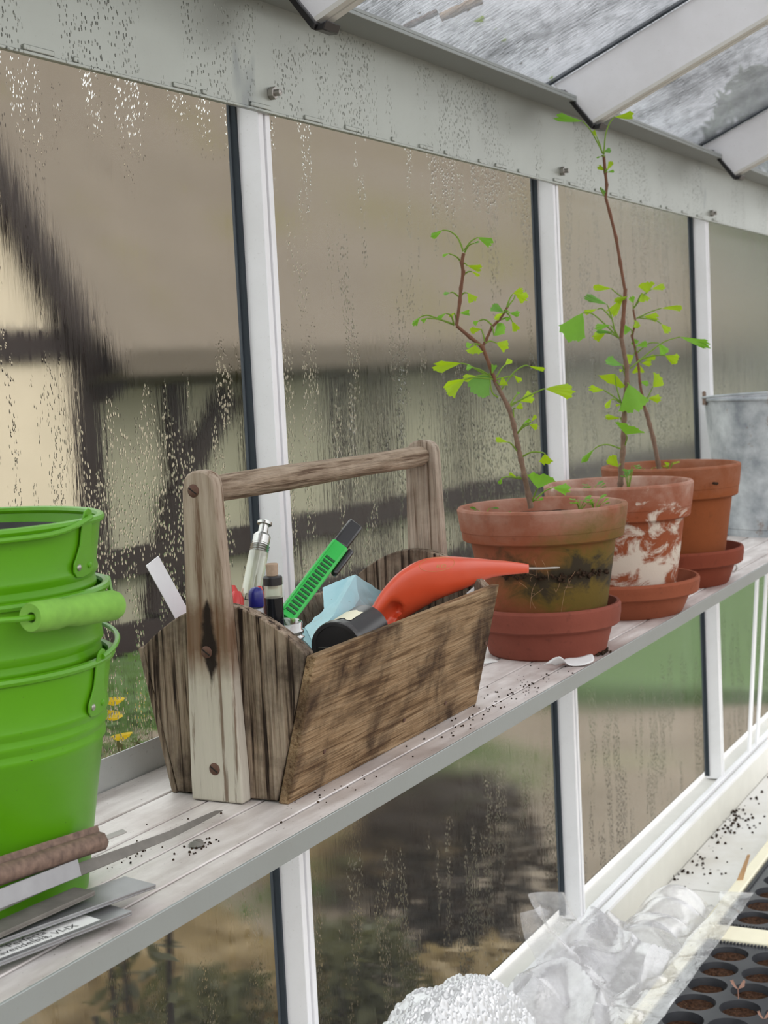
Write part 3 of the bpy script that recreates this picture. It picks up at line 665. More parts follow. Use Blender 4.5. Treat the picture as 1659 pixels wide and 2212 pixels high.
# ================================================================ shelf
t = thing('shelf', (1.4, -0.11, -0.03), 'long slatted aluminium shelf carrying the pots and the tool carrier', 'shelf')
SX0, SX1 = -0.2, 3.45
ys = [-0.2165, -0.1915, -0.1505, -0.1092, -0.0670, -0.014]
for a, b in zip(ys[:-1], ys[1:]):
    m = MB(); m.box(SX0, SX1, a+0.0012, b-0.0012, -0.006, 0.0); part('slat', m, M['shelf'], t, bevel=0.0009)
m = MB(); m.box(SX0, SX1, -0.212, -0.018, -0.010, -0.0062); part('slat_bed', m, M['soil'], t)
m = MB(); m.box(SX0, SX1, -0.2185, -0.2165, -0.0145, 0.0010); m.box(SX0, SX1, -0.2165, -0.206, -0.0145, -0.0130); part('front_rail', m, M['alu_edge'], t, bevel=0.0005)
m = MB(); m.box(SX0, SX1, -0.0135, -0.012, -0.010, 0.0245); part('back_lip', m, M['alu'], t, bevel=0.0005)
for x in MX[:4]:
    m = MB(); m.prism([(-0.20, -0.014), (-0.20, -0.0105), (0.0, -0.0105), (0.0, -0.075)], x-0.0015, x+0.0015, 'x'); part('bracket', m, M['alu_edge'], t)

# ================================================================ terracotta pots and saucers
def saucer(loc, rb, rl, h, mat, label):
    m = MB(); w = 0.0055; hb = h*0.54
    m.lathe([(0.0005, 0.0), (rb-0.002, 0.0), (rb, 0.002), (rb+(rl-rb)*0.42, hb-0.001), (rb+(rl-rb)*0.55, hb+0.001), (rl-0.0035, hb+0.0015), (rl-0.0018, hb+0.003), (rl-0.0008, hb+0.011), (rl-0.0003, hb+0.0125),
             (rl, h-0.003), (rl-0.0015, h), (rl-w+0.001, h), (rl-w, h-0.002), (rb-0.002, 0.012), (rb-0.006, 0.0085), (0.0005, 0.0085)], 72)
    m.v = [p + Vector(loc) for p in m.v]
    o = part('plant_saucer', m, mat, smooth=True, angle=28); return tag(o, label, 'saucer', 'terracotta saucers')
def pot(loc, rb, rt, rr, zr, zt, mat, label, soil_drop=0.015, chip=False):
    t = thing('terracotta_pot', loc, label, 'flower pot', 'terracotta pots'); m = MB()
    h = zt - zr; w = 0.0075
    m.lathe([(0.012, 0.0), (rb-0.002, 0.0), (rb, 0.002), (rb+(rt-rb)*0.5, zr*0.5), (rt-0.0008, zr-0.004), (rt, zr-0.0005), (rr-0.0072, zr-0.0003), (rr-0.0052, zr+0.0012), (rr-0.0040, zr+h*0.27), (rr-0.0038, zr+h*0.29), (rr-0.0031, zr+h*0.31),
             (rr-0.0003, zt-0.006), (rr, zt-0.003), (rr-0.0014, zt-0.0006), (rr-0.004, zt), (rr-w+0.001, zt-0.001), (rr-w-0.001, zt-0.004), (rt-0.008, zr), (rb-0.006, 0.01), (0.0005, 0.01)], 96)
    part('pot_body', m, mat, t, world=False, smooth=True, angle=30)
    s = MB(); R = rr - w - 0.004; z = zt - soil_drop
    def fn(u, v):
        a = 2*PI*u; r = R*v; n = mnoise.noise(Vector((math.cos(a)*r*60, math.sin(a)*r*60, loc[0]*9)))*0.0035
        return (r*math.cos(a), r*math.sin(a), z + n)
    s.grid(fn, 40, 10); part('soil', s, M['soil'], t, world=False, smooth=True)
    return t
P1 = Vector((1.559, -0.1445, 0.0)); P2 = Vector((1.828, -0.1420, 0.0)); P3 = Vector((2.080, -0.1350, 0.0))
saucer(P1, 0.064, 0.0815, 0.0545, M['sc1'], 'rose terracotta saucer under the mossy front pot')
saucer(P2, 0.0745, 0.0965, 0.0445, M['sc2'], 'terracotta saucer under the middle white-crusted pot')
saucer(P3, 0.0750, 0.0965, 0.0510, M['sc3'], 'dark red terracotta saucer under the hindmost pot')
up9 = Vector((0, 0, 0.009))
pot1 = pot(P1+up9, 0.0600, 0.0790, 0.0925, 0.1165, 0.1530, M['tc1'], 'front terracotta pot with green algae and a dark dirt band')
pot2 = pot(P2+up9, 0.0640, 0.0800, 0.0925, 0.1105, 0.1540, M['tc2'], 'middle terracotta pot with white lime crust')
pot3 = pot(P3+up9, 0.0660, 0.0830, 0.0960, 0.1130, 0.1570, M['tc3'], 'hindmost orange terracotta pot, chipped at the rim')
m = MB(); a = math.radians(-123); pc = Vector((P3.x + 0.0932*math.cos(a), P3.y + 0.0932*math.sin(a), 0.144)); random.seed(5)
for i in range(7):
    m.m = Matrix.Translation(pc + Vector((random.uniform(-0.013, 0.013), 0.0005, random.uniform(-0.003, 0.003)))); m.lathe([(0.0003, 0.002), (0.0025, 0.0012), (0.003, -0.001), (0.0004, -0.002)], 7)
part('rim_chip', m, M['soil'], pot3, smooth=True)
# dirt ledge and dry roots clinging to the front pot
m = MB(); random.seed(8)
for i in range(90):
    px = random.uniform(1075, 1325); a0 = at_z(px, 1225, 0.092)
    ang = random.uniform(-195, -95); a = math.radians(ang); zz = random.gauss(0.0925, 0.0018) - 0.00002*(ang+195)
    r = 0.0752; p = P1 + Vector((r*math.cos(a), r*math.sin(a), zz)); s = random.uniform(0.0008, 0.0024)
    m.m = Matrix.Translation(p) @ Matrix.Rotation(random.uniform(0, 3), 4, 'X'); m.lathe([(0.0002, s), (s, s*0.3), (s*0.8, -s*0.6), (0.0002, -s)], 6)
o = part('dirt_crumbs', m, M['soil'], pot1, smooth=True); o['kind'] = 'stuff'
for i in range(16):
    a = math.radians(random.uniform(-178, -138)); z0 = random.choice((0.0935, 0.088, 0.080, 0.075)); pts = []
    da = random.uniform(-0.15, 0.15); dz = random.uniform(-0.03, 0.022)
    for k in range(6):
        u = k/5; aa = a + da*u + 0.03*math.sin(3*u+i); z = z0 + dz*u; r = 0.0617 + (z-0.009)*0.163 + 0.0012 + (0.004*math.sin(PI*u) if i % 3 == 0 else 0)
        pts.append(P1 + Vector((r*math.cos(aa), r*math.sin(aa), z)))
    m = MB(); m.tube(pts, 0.00017, 5); part('root_hair', m, M['root'], pot1, smooth=True)

# ================================================================ zinc bucket at the back
zb = Vector((2.712, -0.143, 0.0))
t = thing('zinc_bucket', zb, 'galvanised zinc bucket behind the pots at the far end of the shelf', 'bucket')
m = MB(); m.lathe([(0.0005, 0.004), (0.098, 0.004), (0.100, 0.0), (0.1015, 0.0), (0.1020, 0.012), (0.1035, 0.013), (0.1255, 0.236), (0.1240, 0.236), (0.1020, 0.014), (0.0005, 0.010)], 72, zb); part('bucket_body', m, M['galv'], t, smooth=True, angle=30)
m = MB(); m.tube([zb + Vector((0.1262*math.cos(2*PI*i/72), 0.1262*math.sin(2*PI*i/72), 0.2365)) for i in range(72)], 0.0028, 8, closed=True); part('rolled_rim', m, M['galv'], t, smooth=True)
m = MB(); m.lathe([(0.1225, 0.230), (0.1015, 0.020), (0.0005, 0.018)], 60, zb); part('rusty_lining', m, M['rust_in'], t, smooth=True)
m = MB(); a = math.radians(118); e = zb + Vector((0.128*math.cos(a), 0.128*math.sin(a), 0.238)); m.m = axis_frame(e, (math.cos(a), math.sin(a), 0)); m.prism([(-0.010, -0.012), (0.012, -0.010), (0.014, 0.0), (0.012, 0.010), (-0.010, 0.012)], -0.001, 0.001, 'z'); part('handle_ear', m, M['rust_strip'], t)
m = MB(); pts = [zb + Vector((0.131*math.cos(a+PI*i/24), 0.131*math.sin(a+PI*i/24), 0.2405 + 0.007*math.sin(PI*i/24))) for i in range(25)]; m.tube(pts, 0.0022, 6); part('bail_handle', m, M['galv'], t, smooth=True)

# ================================================================ lime green buckets
def green_bucket(z0, ear_az, label, bail, lean=(0, 0)):
    c = Vector((0.7165 + lean[0], -0.0845 + lean[1], z0)); H = 0.147; rb, R = 0.068, 0.0915
    t = thing('green_bucket', c, label, 'bucket', 'stacked green enamel buckets'); m = MB()
    def rad(z): return rb + (R-rb)*z/H
    prof = [(0.0005, 0.004), (rb-0.003, 0.004), (rb-0.002, 0.0), (rb, 0.0), (rb+0.0006, 0.004)]
    for zc in (0.098, 0.107, 0.116):
        prof += [(rad(zc-0.0042), zc-0.0042), (rad(zc)+0.0014, zc-0.0012), (rad(zc)+0.0014, zc+0.0012), (rad(zc+0.0042), zc+0.0042)]
    prof += [(rad(H-0.001), H-0.001), (rad(H)-0.0012, H-0.001), (rad(0.01)-0.0012, 0.01), (0.0005, 0.0065)]
    m.lathe(prof, 96, c); part('bucket_body', m, M['enamel'], t, smooth=True, angle=35)
    m = MB(); m.tube([c + Vector((R*math.cos(2*PI*i/96), R*math.sin(2*PI*i/96), H)) for i in range(96)], 0.0026, 8, closed=True); part('rolled_rim', m, M['enamel'], t, smooth=True)
    for k in (0, 1):
        az = math.radians(ear_az + 180*k); rd = Vector((math.cos(az), math.sin(az), 0)); tg = Vector((-rd.y, rd.x, 0)); sl = (R-rb)/H
        upv = (Vector((0, 0, 1)) + rd*sl).normalized(); out = tg.cross(upv); out = out if out.dot(rd) > 0 else -out
        fr = Matrix((tg, upv, out)).transposed().to_4x4(); fr.translation = c + rd*(rad(H-0.018)+0.0009) + Vector((0, 0, H-0.018))
        pts = [(-0.0125, -0.006), (-0.012, -0.011), (-0.008, -0.0145), (0.0, -0.0155), (0.008, -0.0145), (0.012, -0.011), (0.0125, -0.006), (0.0095, -0.001), (0.0068, 0.005), (0.0062, 0.020), (0.0045, 0.025), (0.0, 0.0268), (-0.0045, 0.025), (-0.0062, 0.020), (-0.0068, 0.005), (-0.0095, -0.001)]
        m = MB(); m.m = fr; m.prism(pts, 0.0, 0.0012, 'z'); e = part('handle_ear', m, M['enamel'], t, bevel=0.0004)
        for s in (-1, 1):
            m = MB(); m.m = fr @ Matrix.Translation((s*0.0068, -0.0085, 0.001)); m.lathe([(0.0022, 0), (0.0019, 0.0009), (0.0009, 0.0015), (0.0002, 0.0016)], 12); part('rivet', m, M['steel'] if s < 0 else M['enamel'], e, smooth=True)
    a0 = math.radians(ear_az); ez = H + 0.003; pts = []
    if bail == 'front':                              # lies against the rim on the near side
        for i in range(41):
            a = a0 - PI*i/40; pts.append(c + Vector(((R+0.0045)*math.cos(a), (R+0.0045)*math.sin(a), ez - 0.0065*math.sin(PI*min(1, i/6.0)/2))))
    elif bail == 'back':
        for i in range(41):
            a = a0 + PI*i/40; k = math.sin(PI*i/40); pts.append(c + Vector(((R+0.003+0.003*k)*math.cos(a), (R+0.003+0.003*k)*math.sin(a), ez + 0.010*k)))
    if bail != 'grip':
        m = MB(); m.tube(pts, 0.0017, 8); part('bail_handle', m, M['enamel'], t, smooth=True)
    else:
        gl = Vector((0.6630, -0.1865, 0.1865)); gr = Vector((0.7400, -0.1865, 0.1815)); d = (gr-gl).normalized()
        eA = c + Vector(((R+0.0015), 0, H+0.003)); eB = c + Vector((-(R+0.003), 0, H+0.003))
        m = MB(); m.tube([eA, eA + Vector((-0.001, -0.02, -0.001)), eA + Vector((-0.012, -0.055, -0.004)), gr + Vector((0.014, 0.012, -0.001)), gr + d*0.004, gl - d*0.006, gl + Vector((-0.030, 0.012, 0.002)), eB + Vector((-0.003, -0.05, 0)), eB + Vector((-0.003, -0.02, 0)), eB], 0.0017, 8)
        bl = part('bail_handle', m, M['enamel'], t, smooth=True)
        m = MB(); L = (gr-gl).length; m.m = axis_frame(gl, d); k = []
        k = [(0.0030, 0.001), (0.0078, 0.0), (0.0086, 0.0015), (0.0088, 0.010), (0.0090, 0.022), (0.0079, 0.030), (0.0090, 0.040), (0.0092, 0.055), (0.0092, L-0.003), (0.0084, L), (0.0030, L-0.001), (0.0030, 0.001)]
        m.lathe(k, 28); part('wooden_grip', m, M['grip'], bl, smooth=True, angle=45)
    return t
bk1 = green_bucket(0.0, -77, 'lowest of the three nested lime green buckets, standing on the shelf', 'back')
bk2 = green_bucket(0.0430, 0, 'middle lime green bucket of the stack with a thick green wooden handle grip', 'grip', (-0.001, 0))
bk3 = green_bucket(0.0855, -79, 'topmost lime green bucket of the stack holding a black pot', 'front', (-0.002, 0))
c = Vector((0.7145, -0.0845, 0.100))
t = thing('nursery_pot', c, 'black plastic nursery pot of soil inside the topmost green bucket', 'flower pot')
m = MB(); m.lathe([(0.0005, 0.0), (0.062, 0.0), (0.0808, 0.1225), (0.0822, 0.1225), (0.0826, 0.1255), (0.0800, 0.1255), (0.0610, 0.003), (0.0005, 0.003)], 64, c); part('pot_shell', m, M['black'], t, smooth=True, angle=30)
m = MB()
def sf(u, v):
    a = 2*PI*u; r = 0.0785*v; return (c.x + r*math.cos(a), c.y + r*math.sin(a), c.z + 0.112 + 0.004*mnoise.noise(Vector((r*70*math.cos(a), r*70*math.sin(a), 2))))
m.grid(sf, 40, 10); part('soil', m, M['soil'], t, smooth=True)

# ================================================================ metal plant marker strips
def strip(name, p0, p1, w, th, mat, label, lateral=(0, 1, 0), ridge=False, tipcut=0.0, group='metal plant markers', build=True):
    p0 = Vector(p0); p1 = Vector(p1); d = (p1-p0); L = d.length; m = MB(); m.m = axis_frame(p0, d, lateral)  # local x lateral, y normal, z along
    m.prism([(0, 0), (w, 0), (w, th), (0, th)], 0, L, 'z')
    if tipcut:
        m.v[-4] += m.m.to_3x3() @ Vector((0, 0, -tipcut)); m.v[-1] += m.m.to_3x3() @ Vector((0, 0, -tipcut))
    if not build: return m
    if ridge:
        t = thing(name, p0, label, 'plant marker', group); part('marker_blade', m, mat, t, bevel=0.0003)
        r = MB(); r.m = m.m; r.box(0.0, 0.0012, -0.0011, 0.0, 0, L); part('ridge', r, mat, t, bevel=0.0003); return t, m.m
    o = part(name, m, mat, bevel=0.0003); return tag(o, label, 'plant marker', group)
t1, fm = strip('plant_marker', (0.4900, -0.1618, 0.0065), (0.7030, -0.2126, 0.0065), 0.0200, 0.0016, M['zinc_strip'], 'metal plant marker with a printed white label, lowest of the pile', (0.233, 0.97, 0), ridge=True)
# axis_frame: x lateral (to the back), y = z cross x
L1 = (Vector((0.703, -0.2126, 0)) - Vector((0.49, -0.1618, 0))).length
ny = (fm.to_3x3() @ Vector((0, 1, 0))).z; top = 0.0016 if ny > 0 else 0.0
sgn = 1 if ny > 0 else -1
m = MB(); m.m = fm; a, b = (top, top + sgn*0.0002); m.box(0.0042, 0.0186, min(a, b), max(a, b), 0.0, L1-0.020); lab = part('paper_label', m, M['paper'], t1)
def text_on(txt, size, x0, y0, parent, frame, mat, depth=0.0, name='lettering'):
    cu = bpy.data.curves.new('lettering', 'FONT'); cu.body = txt; cu.size = size; cu.align_x = 'RIGHT'; cu.resolution_u = 3
    ob = bpy.data.objects.new('lettering_curve', cu); COL.objects.link(ob); bpy.context.view_layer.update()
    me = bpy.data.meshes.new_from_object(ob.evaluated_get(bpy.context.evaluated_depsgraph_get())); bpy.data.objects.remove(ob)
    off = wloc(parent)
    for v in me.vertices: v.co = frame @ Vector((v.co.x + x0, v.co.y + y0, depth)) - off
    me.materials.clear(); me.materials.append(mat); o = bpy.data.objects.new(name, me); COL.objects.link(o); o.parent = parent; return o
zx = fm.to_3x3() @ Vector((0, 0, 1)); lx = fm.to_3x3() @ Vector((1, 0, 0)); tf = Matrix((zx, lx, zx.cross(lx))).transposed().to_4x4()
tf.translation = fm @ Vector((0, top + sgn*0.00035, 0))
text_on('sa, 50 cm, lavendelbl\u00e5, VI-IX', 0.0078, L1-0.0335, 0.0062, lab, tf, M['ink'])
text_on('a caucasica "Perfecta"', 0.0078, L1-0.0480, 0.0125, lab, tf, M['ink'])
t2, _ = strip('plant_marker', (0.500, -0.1530, 0.0150), (0.7361, -0.2065, 0.0110), 0.0282, 0.0016, M['zinc_strip'], 'broad bare grey metal plant marker above the labelled one', (0.22, 0.97, 0), ridge=True)
t3, _ = strip('plant_marker', (0.500, -0.1740, 0.0185), (0.7000, -0.1895, 0.0168), 0.0165, 0.0018, M['zinc_dirty'], 'grimy dark metal plant marker lying third from the shelf edge', (0.08, 1, 0), ridge=True)
strip('plant_marker', (0.500, -0.1600, 0.0235), (0.6975, -0.1655, 0.0205), 0.0040, 0.0014, M['zinc_light'], 'narrow pale metal marker lying on the grimy marker', (0.03, 1, 0))
strip('plant_marker', (0.500, -0.1745, 0.0360), (0.7060, -0.1735, 0.0235), 0.0105, 0.0018, M['zinc_strip'], 'metal plant marker standing on edge, bright along its top', (0.05, 0.25, 1))
strip('plant_marker', (0.520, -0.1640, 0.0445), (0.7600, -0.1690, 0.0335), 0.0040, 0.0012, M['zinc_light'], 'thin silvery metal marker reaching past the others behind the edge-standing one', (0, 1, 0.35))
# long curved pointed stake
m = MB(); path = [((0.640, -0.1665, 0.0260), 0.0080), ((0.680, -0.1670, 0.0235), 0.0080), ((0.715, -0.168, 0.0205), 0.0078), ((0.770, -0.1655, 0.0165), 0.0062), ((0.820, -0.159, 0.0110), 0.0052), ((0.870, -0.149, 0.0060), 0.0042), ((0.900, -0.1422, 0.0030), 0.0030), ((0.9135, -0.1385, 0.0015), 0.0006)]
vs = []
for p, h in path:
    p = Vector(p); d = Vector((0.10, 0.55, 0.83)).normalized(); n = Vector((0.16, -0.82, 0.54)).normalized()*0.0007
    vs += [p+n, p+d*h+n, p+d*h-n, p-n]
m.add(vs, [(4*i+k, 4*i+(k+1) % 4, 4*i+4+(k+1) % 4, 4*i+4+k) for i in range(len(path)-1) for k in range(4)] + [(3, 2, 1, 0), tuple(4*(len(path)-1)+k for k in range(4))])
o = part('plant_marker', m, M['zinc_dirty'], bevel=0.0002); tag(o, 'long curved metal marker tapering to a point towards the tool carrier', 'plant marker', 'metal plant markers')
# rusty rolled strip
t = thing('rusty_strip', (0.65, -0.168, 0.04), 'rust brown rolled metal strip on top of the marker pile against the bucket', 'metal strip'); m = MB(); vs = []
random.seed(4); A = Vector((0.500, -0.168, 0.0560)); B = Vector((0.7335, -0.1700, 0.0365))
for i in range(31):
    u = i/30; p = A.lerp(B, u); ragged = random.uniform(-0.0015, 0.0015) if i == 30 else 0
    for k in range(9):
        a = math.radians(-60 + 240*k/8); r = 0.0052; vs.append(p + Vector((ragged*(k % 2), -math.cos(a)*r*0.9, math.sin(a)*r)))
m.add(vs, [(i*9+k, i*9+k+1, i*9+10+k, i*9+9+k) for i in range(30) for k in range(8)])
o = part('rolled_sheet', m, M['rust_strip'], t, smooth=True, fix=False); sm = o.modifiers.new('thickness', 'SOLIDIFY'); sm.thickness = 0.0008
m = MB(); m.m = axis_frame(A + Vector((0, 0.003, 0.003)), B-A, (0, 0.4, 1)); m.prism([(0, 0), (0.006, 0), (0.006, 0.001), (0, 0.001)], 0, (B-A).length+0.002, 'z'); part('inner_sheet', m, M['rust_strip'], t)
# ================================================================ wooden tool carrier
TB = Vector((1.1175, -0.1200, 0.0))
t = thing('tool_carrier', TB, 'weathered wooden tool carrier with a round handle, full of garden odds and ends', 'tool box')
def arc_panel():
    pts = [(-0.164, 0.0015), (-0.0755, 0.0015), (-0.0515, 0.1125)]
    for i in range(1, 16):
        u = i/16; a = PI*u; yy = -0.0515 + (-0.1955+0.0515)*u
        pts.append((yy, 0.1125 + 0.0345*math.sin(a)**0.9))
    pts.append((-0.1955, 0.1125)); return pts
for x0, x1, nm in ((0.9485, 0.9605, 'end_panel'), (1.2790, 1.2905, 'end_panel')):
    m = MB(); m.prism(arc_panel(), x0, x1, 'x'); part(nm, m, M['wood_end'], t, bevel=0.0012)
m = MB(); m.hexa([(0.9470, -0.1745, 0.0), (1.2935, -0.1745, 0.0), (1.2935, -0.1655, 0.0), (0.9470, -0.1655, 0.0), (0.9470, -0.2045, 0.1120), (1.2950, -0.2025, 0.1135), (1.2950, -0.1945, 0.1135), (0.9470, -0.1965, 0.1120)]); part('side_board', m, M['wood_side'], t, bevel=0.0012)
m = MB(); m.hexa([(0.9490, -0.0745, 0.0), (1.2935, -0.0745, 0.0), (1.2935, -0.0695, 0.0), (0.9490, -0.0695, 0.0), (0.9490, -0.0515, 0.1120), (1.2950, -0.0515, 0.1120), (1.2950, -0.0460, 0.1120), (0.9490, -0.0460, 0.1120)]); part('side_board', m, M['wood_end'], t, bevel=0.0012)
m = MB(); m.box(0.961, 1.2785, -0.165, -0.075, 0.001, 0.008); part('bottom_board', m, M['wood_side'], t)
def strap_poly(cy, wb, wt, z0, zt):
    pts = [(cy-wb/2, z0), (cy+wb/2, z0), (cy+wb/2, 0.02), (cy+wt/2+0.001, zt-0.014)]
    for i in range(0, 9):
        a = PI*i/8; pts.append((cy + wt/2*math.cos(a), zt-0.012 + 0.012*math.sin(a)**0.8 if 0 < i < 8 else zt-0.012))
    pts.append((cy-wb/2, 0.02)); return pts
m = MB(); m.prism(strap_poly(-0.1195, 0.0450, 0.0275, 0.0005, 0.2480), 0.9360, 0.9482, 'x'); st = part('strap', m, M['strap_near'], t, bevel=0.0016)
m = MB(); m.prism(strap_poly(-0.1300, 0.0440, 0.0300, 0.0005, 0.2480), 1.2908, 1.3030, 'x'); part('strap', m, M['wood_strap'], t, bevel=0.0016)
m = MB(); hp = []
for i in range(13):
    u = i/12; hp.append((0.0098 + 0.0006*math.sin(7*u) - (0.0012 if u > .93 else 0), u))
a = Vector((0.9480, -0.1235, 0.2330)); b = Vector((1.2912, -0.1300, 0.2330)); m.m = axis_frame(a, b-a); L = (b-a).length
m.lathe([(0.0003, 0)] + [(r, u*L) for r, u in hp] + [(0.0003, L)], 28); part('handle', m, M['wood_handle'], t, smooth=True)
for y, z, r in ((-0.1150, 0.2330, 0.0049), (-0.1182, 0.1135, 0.0046), (-0.1190, 0.0255, 0.0046)):
    m = MB(); m.m = axis_frame((0.9360, y, z), (-1, 0, 0)); m.lathe([(r, -0.001), (r, 0.0003), (r*0.75, 0.0010), (0.0002, 0.0013)], 20); s = part('screw_head', m, M['rust_screw'], t, smooth=True, angle=60)
    m = MB(); m.m = axis_frame((0.9347, y, z), (-1, 0, 0), (0, 0.82, 0.57)); m.box(-r*0.82, r*0.82, -0.00045, 0.00045, -0.0002, 0.00025); part('screw_slot', m, M['dark_slot'], s)
for x in (0.957, 1.284):
    pass
for x, z in ((0.990, 0.030), (1.130, 0.022), (1.215, 0.018), (1.285, 0.060)):
    y = -0.1745 - (0.030)*z/0.112; m = MB(); m.m = axis_frame((x, y-0.0002, z), (0, -1, -0.26)); m.lathe([(0.0020, 0), (0.0018, 0.0004), (0.0002, 0.0006)], 10); part('nail_head', m, M['rust_screw'], t)

# ================================================================ things in the carrier
def rod(name, p0, p1, sections, mat_default, label=None, cat=None, parent=None, n=20, smooth=True):
    m = MB(); p0 = Vector(p0); p1 = Vector(p1); m.m = axis_frame(p0, p1-p0); m.lathe(sections, n); return part(name, m, mat_default, parent, smooth=smooth, angle=35)
JC = Vector((1.0235, -0.1250, 0.0085))
t = thing('glass_jar', JC, 'small clear screw-neck glass jar standing in the tool carrier', 'jar')
m = MB(); prof = [(0.0005, 0.001), (0.026, 0.001), (0.0285, 0.004), (0.0290, 0.040), (0.0290, 0.082), (0.0275, 0.090), (0.0235, 0.0955), (0.0215, 0.0975), (0.0212, 0.0990), (0.0228, 0.1000), (0.0228, 0.1012), (0.0212, 0.1022), (0.0212, 0.1040), (0.0226, 0.1050), (0.0226, 0.1062), (0.0212, 0.1072), (0.0216, 0.1120), (0.0206, 0.1130), (0.0196, 0.1120), (0.0194, 0.0990), (0.0212, 0.0950), (0.0262, 0.0885), (0.0270, 0.080), (0.0268, 0.005), (0.0005, 0.003)]
m.lathe(prof, 56, JC); part('jar_wall', m, M['jar'], t, smooth=True, angle=70)
# glass tube with a metal plunger cap, leaning beside the jar
top = at_y(573, 1124, -0.098); bot = at_y(499, 1500, -0.098); ax = (top-bot).normalized(); LV = (top-bot).length
t = thing('glass_syringe', bot, 'narrow greenish glass tube with a metal plunger cap standing behind the blue pen', 'glass tube')
k = LV/0.125 if LV > 0 else 1
def along(d): return top - ax*d
rod('tube_glass', bot, along(0.0275), [(0.0005, 0), (0.0078, 0.0), (0.0080, 0.002), (0.0078, (along(0.0275)-bot).length), (0.0005, (along(0.0275)-bot).length)], M['vial'], parent=t)
m = MB(); m.m = axis_frame(along(0.0285), ax); m.lathe([(0.0070, 0)] + sum([[(0.0079, 0.0008+0.0019*i), (0.0068, 0.0017+0.0019*i)] for i in range(4)], []) + [(0.0068, 0.0082), (0.0071, 0.0085), (0.0071, 0.0150), (0.0055, 0.0170), (0.0040, 0.0172), (0.0038, 0.0245), (0.0060, 0.0248), (0.0060, 0.0270), (0.0040, 0.0283), (0.0002, 0.0285)], 28); part('plunger_cap', m, M['chrome'], t, smooth=True, angle=30)
m = MB(); mm = along(0.066) - CAM; mm.normalize(); fr = axis_frame(along(0.068) - mm*0.0082, ax, right); m.m = fr
for bx0, bx1, bz0, bz1 in ((-0.0040, 0.0002, 0, 0.0006), (-0.0040, 0.0002, 0.0046, 0.0052), (-0.0040, -0.0034, 0, 0.0052), (-0.0004, 0.0002, 0, 0.0052), (0.0018, 0.0024, 0, 0.0052), (0.0018, 0.0042, 0.0046, 0.0052), (0.0018, 0.0038, 0.0023, 0.0029)): m.box(bx0, bx1, -0.0001, 0.0001, bz0, bz1)
part('printed_mark', m, M['ink'], t)
# blue capped pen
p = at_y(552, 1268, -0.132); t = thing('pen', (p.x, p.y, 0.012), 'silver pen with a dark blue rounded cap standing in the jar', 'pen')
m = MB(); z = p.z; m.lathe([(0.0005, 0.012), (0.0046, 0.014), (0.0052, z-0.016)], 24, (p.x, p.y, 0)); part('barrel', m, M['silver'], t, smooth=True)
m = MB(); m.lathe([(0.0056, z-0.0150), (0.0058, z-0.0146), (0.0058, z-0.0055), (0.0052, z-0.0030), (0.0038, z-0.0010), (0.0018, z-0.0001), (0.0002, z)], 24, (p.x, p.y, 0)); part('cap', m, M['blue_cap'], t, smooth=True)
# black corked bottle
p = at_y(587, 1217, -0.124); t = thing('corked_bottle', (p.x, p.y, 0.03), 'slim black bottle stopped with a cork standing in the jar', 'bottle'); z = p.z
m = MB(); m.lathe([(0.0005, 0.030), (0.0070, 0.030), (0.0074, 0.034), (0.0074, z-0.0270), (0.0060, z-0.0268)], 28, (p.x, p.y, 0)); part('bottle_body', m, M['dark_liquid'], t, smooth=True, angle=30)
m = MB(); m.lathe([(0.0070, z-0.0270), (0.0072, z-0.0265), (0.0072, z-0.0168)], 28, (p.x, p.y, 0)); part('clear_window', m, M['vial'], t, smooth=True)
m = MB(); m.lathe([(0.0060, z-0.0170), (0.0076, z-0.0170), (0.0077, z-0.0110), (0.0070, z-0.0098), (0.0042, z-0.0094)], 28, (p.x, p.y, 0)); part('bottle_collar', m, M['black'], t, smooth=True, angle=30)
m = MB(); m.lathe([(0.0040, z-0.020), (0.0046, z-0.0094), (0.0050, z-0.0006), (0.0044, z), (0.0002, z-0.0004)], 20, (p.x, p.y, 0)); part('cork', m, M['cork'], t, smooth=True, angle=40)
# red handled shears
t = thing('red_shears', at_y(510, 1400, -0.09), 'coral red plastic shear handles behind the wooden strap', 'shears')
for (px, py, y), (qx, qy), r in (((512, 1277, -0.092), (500, 1480), 0.0072), ((500, 1264, -0.084), (494, 1480), 0.0080), ((560, 1266, -0.105), (545, 1440), 0.0052)):
    a = at_y(px, py, y); b = at_y(qx, qy, y); m = MB(); pts = [b.lerp(a, u) for u in (0, .3, .6, .8, .92, 1)]; m.tube(pts, [r*.7, r*.9, r, r, r*.85, r*.4], 16); part('handle', m, M['red2'], t, smooth=True)
# green snap-off knife
k0 = at_y(612, 1340, -0.118); k1 = at_y(766, 1136, -0.118); ax = (k1-k0).normalized(); L = (k1-k0).length
t = thing('snap_off_knife', k0, 'bright green ribbed snap-off knife with a black end leaning in the jar', 'knife')
side = ax.cross(fwd).normalized(); fr = axis_frame(k0, ax, side)   # x across, y towards/away, z along
m = MB(); m.m = fr; zc = L*0.755
m.prism([(-0.0078, -0.0046), (-0.0058, -0.0062), (0.0058, -0.0062), (0.0078, -0.0046), (0.0078, 0.0046), (-0.0078, 0.0046)], 0, zc, 'z'); body = part('knife_body', m, M['green_knife'], t, bevel=0.0006)
sgn = -1 if (fr.to_3x3() @ Vector((0, 1, 0))).dot(fwd) > 0 else 1   # which local y looks at the viewer
ya = 0.0062 if sgn > 0 else -0.0062
m = MB(); m.prism([(-0.0078, -0.0046), (-0.0058, -0.0062), (0.0058, -0.0062), (0.0078, -0.0046), (0.0078, 0.0046), (-0.0078, 0.0046)] if ya < 0 else [(-0.0078, 0.0046), (-0.0058, 0.0062), (0.0058, 0.0062), (0.0078, 0.0046), (0.0078, -0.0046), (-0.0078, -0.0046)], 0, zc, 'z')
